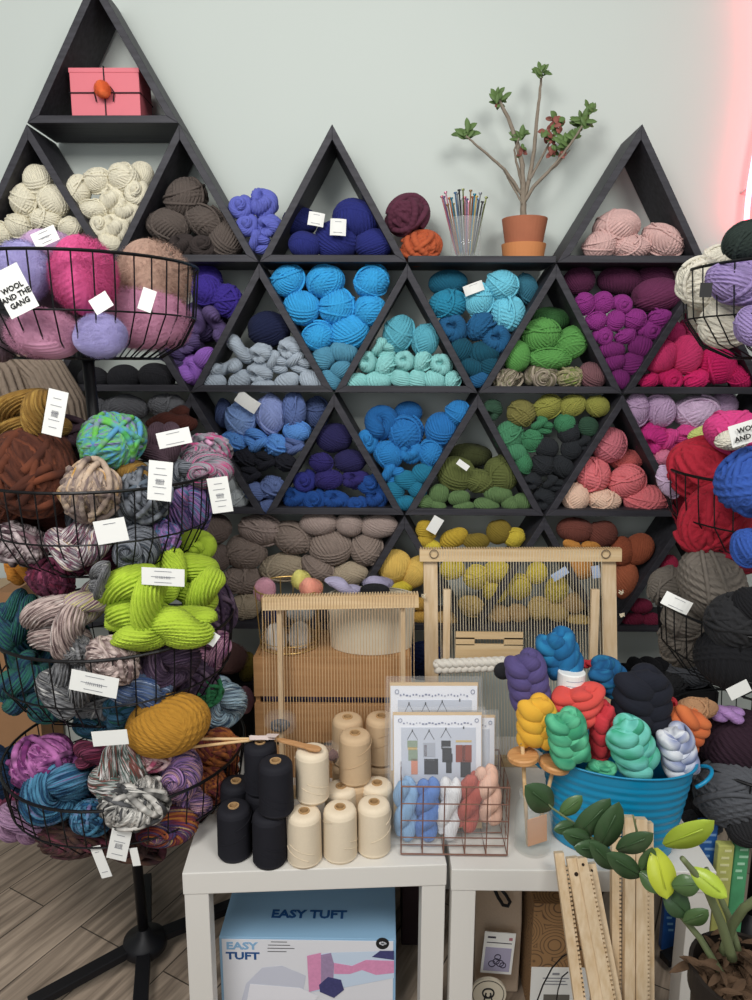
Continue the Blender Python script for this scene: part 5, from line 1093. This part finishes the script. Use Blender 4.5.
# brown patterned box
PM = bpy.data.materials.new('swirl_card'); PM.use_nodes = True; nt = PM.node_tree; bs = nt.nodes['Principled BSDF']
tc2 = nt.nodes.new('ShaderNodeTexCoord'); vo = nt.nodes.new('ShaderNodeTexVoronoi'); vo.inputs['Scale'].default_value = 16; nt.links.new(tc2.outputs['Object'], vo.inputs['Vector'])
mu = nt.nodes.new('ShaderNodeMath'); mu.operation = 'MULTIPLY'; mu.inputs[1].default_value = 62; si = nt.nodes.new('ShaderNodeMath'); si.operation = 'SINE'
nt.links.new(vo.outputs['Distance'], mu.inputs[0]); nt.links.new(mu.outputs[0], si.inputs[0])
r_ = nt.nodes.new('ShaderNodeValToRGB'); r_.color_ramp.elements[0].position = .6; r_.color_ramp.elements[0].color = lin('94714a'); r_.color_ramp.elements[1].position = .85; r_.color_ramp.elements[1].color = lin('5f4630')
nt.links.new(si.outputs[0], r_.inputs['Fac']); nt.links.new(r_.outputs['Color'], bs.inputs['Base Color']); bs.inputs['Roughness'].default_value = .8
BY = 1.425; a = at(531, 966, BY); c = at(592, 966, BY); pz = at(531, 903, BY+.0).z
pb = thing('patterned_box', ((a.x+c.x)/2, BY+.07, 0), 'brown box with swirling pattern and white label under the right table', 'box')
MB().box(((a.x+c.x)/2, BY+.07, pz/2), (c.x-a.x, .14, pz-.002)).build('box_body', PM, pb, bevel=.001)
MB().box(((a.x+c.x)/2, BY-.0008, a.z/2), (c.x-a.x-.002, .0012, a.z-.004)).build('white_label', paper, pb)
b = MB(); P = at(556, 974, BY-.002); q = mpp(P)
for k, (w_, z_) in enumerate(((7, 0), (26, -5), (20, -8.5), (24, -12))): b.box(P+Vector((0, 0, z_*q)), (w_*q, .0006, [2.4, 1, 1, 1][k]*q))
b.build('label_print', paper_print, pb)
MB().box(at(556, 1004, BY-.0022)+Vector((0, 0, 0)), (26*q, .0006, 22*q)).build('label_photo', mat('photo_grey', '6a665f', .6), pb)
pts = [at(*p, 1.39) for p in ((536, 1004), (543, 985), (552, 968), (562, 957), (572, 951), (582, 949))]
pts2 = [at(*p, 1.39) for p in ((556, 1004), (558, 990), (562, 977), (568, 972))]
tag(MB().tube(pts, .0016, 6).tube(pts2, .0014, 6).build('bent_wire', wire, None, True, org=pts[0]), 'thin bent black wire in front of the patterned box', 'wire')

# packaged kits beside the right table
for i, (hx, px, py, w, h, Y, zz, lb) in enumerate((('2f62a8', 706, 842, 18, 50, 1.50, 0, 'blue packet hanging right of the right table'), ('b5b86a', 723, 862, 16, 44, 1.47, 0, 'pale yellow packet hanging between blue and green packets'), ('4f9a6c', 738, 868, 15, 60, 1.48, 0, 'green packet hanging at the right edge beside the stand pole'), ('2a5aa0', 668, 930, 14, 74, 1.63, 0, 'blue packet standing behind the notched loom bars'))):
    P = at(px, py, Y); q = mpp(P); hgt = P.z+h*q/2
    pkm = mat('packet_%d' % i, hx, .35, noise=.25, nscale=40)
    t = thing('craft_packet', (P.x, P.y, 0), lb, 'packet', 'coloured packets beside the right table')
    MB().box((P.x, P.y, hgt/2), (w*q, .02, hgt-.002)).build('packet_body', pkm, t, bevel=.003)
    b = MB()
    for k in range(5): b.box((P.x+random.uniform(-.15, .15)*w*q, P.y-.0108, hgt-(.014+.018*k)), (w*q*random.uniform(.35, .6), .0008, .006))
    b.build('printed_marks', mat('packet_mark_%d' % i, ['7fa8d8', 'd8d8a0', 'a8d8b8', '7fb0d8'][i], .5), t)

# ------------------------------------------------------------------ notched loom bars leaning on the table
hole_m = mat('drilled_hole', '2c2018', .9)
def bars(lbl, tops, bots, Yt, Yb, holes):
    """bundle of flat notched bars: each given by its left/right edge at the top and the bottom"""
    first = None
    z_all = []
    P0 = at((tops[0][0]+tops[-1][1])/2, tops[0][2], Yt)
    t = thing('notched_bars', at((bots[0][0]+bots[-1][1])/2, 1000, Yb), lbl, 'loom part', 'bundles of notched loom bars')
    for i, ((xl, xr, ty, off), (bl, br_)) in enumerate(zip(tops, bots)):
        A = at((xl+xr)/2, ty, Yt-off); B = at((bl+br_)/2, 1000, Yb-off); B = A+(B-A)*1.0
        k = (A.z-.004)/(A.z-B.z); B2 = A+(B-A)*min(k, 1.6)
        W = (xr-xl)*mpp(A); v = A-B2; up = v.normalized(); fw = Vector((0, -1, 0)); xx = up.cross(fw)*1; xx = fw.cross(up)*-1 if False else up.cross(fw); xx.normalize()
        if xx.x < 0: xx = -xx
        yy = up.cross(xx); R_ = Matrix((xx, yy, up)).transposed(); L = v.length; mid = (A+B2)/2
        b = MB(); b.box(mid, (W, .016, L), R_)
        if i % 2 == 0:
            nt_ = int(L/.0082); sgn = 1
            for j in range(nt_-6): b.box(mid+R_@Vector((W/2+.0022, -.001, L/2-.03-.0082*j)), (.0048, .011, .0044), R_)
        bar = b.build('notched_bar', pale, t)
        for (hi, hx, hz, rr) in holes:
            if hi == i:
                c_ = A+R_@Vector((hx*W, -.0085 if (R_@Vector((0, -1, 0))).y < 0 else .0085, -hz))
                MB().lathe([(0, -.0006), (rr, -.0006), (rr, .0006), (0, .0006)], c_, 16, R_@Matrix(((1, 0, 0), (0, 0, -1), (0, 1, 0)))).build('peg_hole', hole_m, bar)
    return t
bars('leaning bundle of notched wooden loom bars nearest the patterned box', [(554, 563, 852, 0), (566, 577, 857, .014), (576, 586, 857, .018), (586, 595, 863, .006)], [(574, 583), (592, 602), (603, 613), (612, 621)], 1.315, 1.215, [(1, .1, .03, .004), (2, 0, .012, .0028), (3, -.1, .012, .0028)])
bars('upright bundle of notched wooden loom bars beside the teal tub', [(611, 618, 814, 0), (624, 634, 816, .012), (635, 646, 818, .014), (646, 652, 822, .002)], [(611, 618), (623, 634), (635, 646), (647, 653)], 1.32, 1.235, [(2, .0, .11, .004), (0, .3, .03, .0042)])

# ------------------------------------------------------------------ large leafy plant in the foreground
GM = []
def leaf_mat(name, a_, b_):
    M = mat(name, a_, .32, noise=.22, nscale=14, spec=.45); return M
lgm = [leaf_mat('zz_dark', '3c5536', None), leaf_mat('zz_mid', '4f6b3f', None), leaf_mat('zz_lime', 'a3b83e', None), leaf_mat('zz_yellow', 'b5bf3a', None)]
stem_m = mat('zz_stem', '6a7350', .5, noise=.2, nscale=30)
PY = 1.02
pp0 = at(716, 975, PY); zs = pp0.z
zz = thing('potted_plant', (pp0.x+.047, PY-.005, 0), 'large glossy leaved plant in a dark pot in the foreground corner', 'plant')
pr_ = .085; pc = Vector((pp0.x+.047, PY-.005, 0))
MB().lathe([(0, 0), (pr_*.68, 0), (pr_*.95, zs-.03), (pr_*1.02, zs-.03), (pr_*1.03, zs+.012), (pr_*.95, zs+.012), (pr_*.93, zs-.02), (0, zs-.02)], pc, 44).build('pot', mat('dark_pot', '231c17', .7), zz)
b = MB(); rs = random.Random(3)
for k in range(160):
    a_ = rs.uniform(0, 6.28); r_2 = pr_*.9*math.sqrt(rs.random()); P = pc+Vector((r_2*math.cos(a_), r_2*math.sin(a_), zs-.012)); s_ = rs.uniform(.006, .018)
    b.box(P, (s_, s_*.7, s_*.5), (rs.uniform(0, 3), rs.uniform(0, 3), rs.uniform(0, 3)))
for k in range(60):
    a_ = rs.uniform(0, 6.28); P = pc+Vector((pr_*rs.uniform(.2, 1.02)*math.cos(a_), pr_*rs.uniform(.2, 1.02)*math.sin(a_), zs+rs.uniform(-.002, .026)))
    leaf_geom(b, P, (rs.uniform(-1, 1), rs.uniform(-1, .3), rs.uniform(-.3, .8)), (0, -.5, 1), rs.uniform(.025, .05), rs.uniform(.008, .016), fold=.5, droop=.5)
b.lathe([(0, -.02), (pr_*.92, -.02), (pr_*.9, -.014), (0, -.008)], pc+Vector((0, 0, zs)), 30)
b.build('bark_mulch', mat('bark_mulch', '54402f', .9, noise=.4, nscale=60), zz)
STEMS = {'A': ([(722, 975), (700, 938), (672, 905), (658, 888), (650, 868), (643, 848), (637, 832), (633, 815)], [1.02, 1.04, 1.06, 1.07, 1.08, 1.085, 1.09, 1.09], .0062, .0014),
 'B': ([(732, 958), (722, 925), (708, 892), (694, 872), (682, 858)], [1.01, 1.0, .99, .985, .98], .0085, .004),
 'C': ([(724, 952), (732, 925), (744, 908), (765, 893)], [1.03, 1.02, 1.0, .98], .0085, .006),
 'D': ([(655, 884), (628, 868), (604, 848), (578, 826), (552, 808), (534, 790)], [1.075, 1.1, 1.12, 1.14, 1.15, 1.155], .0036, .0014),
 'E': ([(738, 950), (728, 915), (716, 888), (706, 868)], [1.03, 1.05, 1.06, 1.07], .006, .004)}
for nm, (pts, ys, r0, r1_) in STEMS.items():
    P = [at(x, y, Y) for (x, y), Y in zip(pts, ys)]; fine = []
    for i in range(len(P)-1):
        for t_ in range(4): fine.append(P[i].lerp(P[i+1], t_/4))
    fine.append(P[-1]); n_ = len(fine)
    MB().tube(fine, [r0+(r1_-r0)*k/(n_-1) for k in range(n_)], 10).build('stem', stem_m, zz, smooth=True)
LV = [(552, 808, 528, 788, 27, 1.155, 1.12, 0), (560, 815, 582, 797, 15, 1.15, 1.14, 1), (574, 838, 610, 802, 23, 1.14, 1.11, 0), (598, 850, 620, 806, 24, 1.125, 1.1, 0), (575, 825, 555, 830, 13, 1.14, 1.12, 0), (592, 842, 565, 834, 17, 1.13, 1.1, 0), (606, 850, 576, 848, 17, 1.115, 1.09, 0), (614, 868, 592, 844, 18, 1.1, 1.08, 0),
 (617, 850, 652, 836, 20, 1.09, 1.05, 0), (640, 876, 610, 856, 20, 1.085, 1.05, 0), (642, 872, 653, 850, 16, 1.085, 1.07, 1), (664, 845, 713, 825, 24, 1.08, 1.02, 2), (655, 848, 668, 900, 27, 1.08, 1.04, 3), (690, 868, 728, 898, 20, .99, .96, 2), (640, 872, 664, 892, 18, 1.08, 1.05, 1), (672, 886, 700, 884, 20, 1.05, 1.03, 1), (664, 892, 690, 916, 24, 1.06, 1.04, 0), (684, 922, 708, 912, 17, 1.04, 1.02, 1)]
for k, (x0, y0, x1, y1, w_, Y0, Y1, mi) in enumerate(LV):
    A = at(x0, y0, Y0); B = at(x1, y1, Y1); d_ = B-A; L = d_.length; b = MB()
    leaf_geom(b, A, d_, (0, -1, .45), L, w_*mpp(A)*1.05, fold=.16, n=10, droop=.08)
    b.tube([A, A.lerp(B, .35), A.lerp(B, .8)], .0009, 5)
    o = b.build('leaf', lgm[mi], zz, smooth=True)
    if mi >= 2: o['label'] = 'young lime green leaf' if mi == 2 else 'yellow green hanging leaf'

# pink neon tube on the wall at the right edge
P = at(760, -60, WALL-.05); Q = at(757, 232, WALL-.05)
ne = thing('neon_sign', Q, 'glowing pink neon tube on the wall at the right edge', 'sign')
pts = [P.lerp(Q, t_)+Vector((.03*math.sin(t_*PI*1.5)+.0, 0, 0)) for t_ in np.linspace(0, 1, 20)]
MB().tube(pts, .007, 10).build('neon_tube', mat('neon_pink', 'ff5060', .4, emit=15), ne, smooth=True)
for i in (3, 16): MB().cyl(pts[i]+Vector((0, .008, 0)), pts[i]+Vector((0, .0495, 0)), .004, n=10).build('clip', mat('clear_clip', 'c8c8c8', .3), ne)

# ------------------------------------------------------------------ light
w = bpy.data.worlds.new('World'); SC.world = w; w.use_nodes = True
w.node_tree.nodes['Background'].inputs[0].default_value = (.93, .97, 1, 1); w.node_tree.nodes['Background'].inputs[1].default_value = .32
def area(name, loc, target, size, sizey, power, col=(1, 1, 1)):
    l = bpy.data.lights.new(name, 'AREA'); l.shape = 'RECTANGLE'; l.size = size; l.size_y = sizey; l.energy = power; l.color = col
    o = bpy.data.objects.new(name, l); COLL.objects.link(o); o.location = loc
    o.rotation_euler = (Vector(target)-Vector(loc)).to_track_quat('-Z', 'Y').to_euler(); return o
area('ceiling_light', (-.8, -.1, 2.75), (-.1, 1.9, .9), .8, .8, 36, (1, .98, .95))
area('ceiling_light', (.9, -.2, 2.75), (.2, 1.9, .9), .8, .8, 27, (1, .98, .95))
area('window_light', (-1.0, -2.2, 1.9), (0, 2, 1), 2.4, 1.8, 26, (.94, .97, 1))
SC.view_settings.view_transform = 'Standard'; SC.view_settings.look = 'None'; SC.view_settings.exposure = 0; SC.view_settings.gamma = 1
SC.view_settings.use_curve_mapping = False
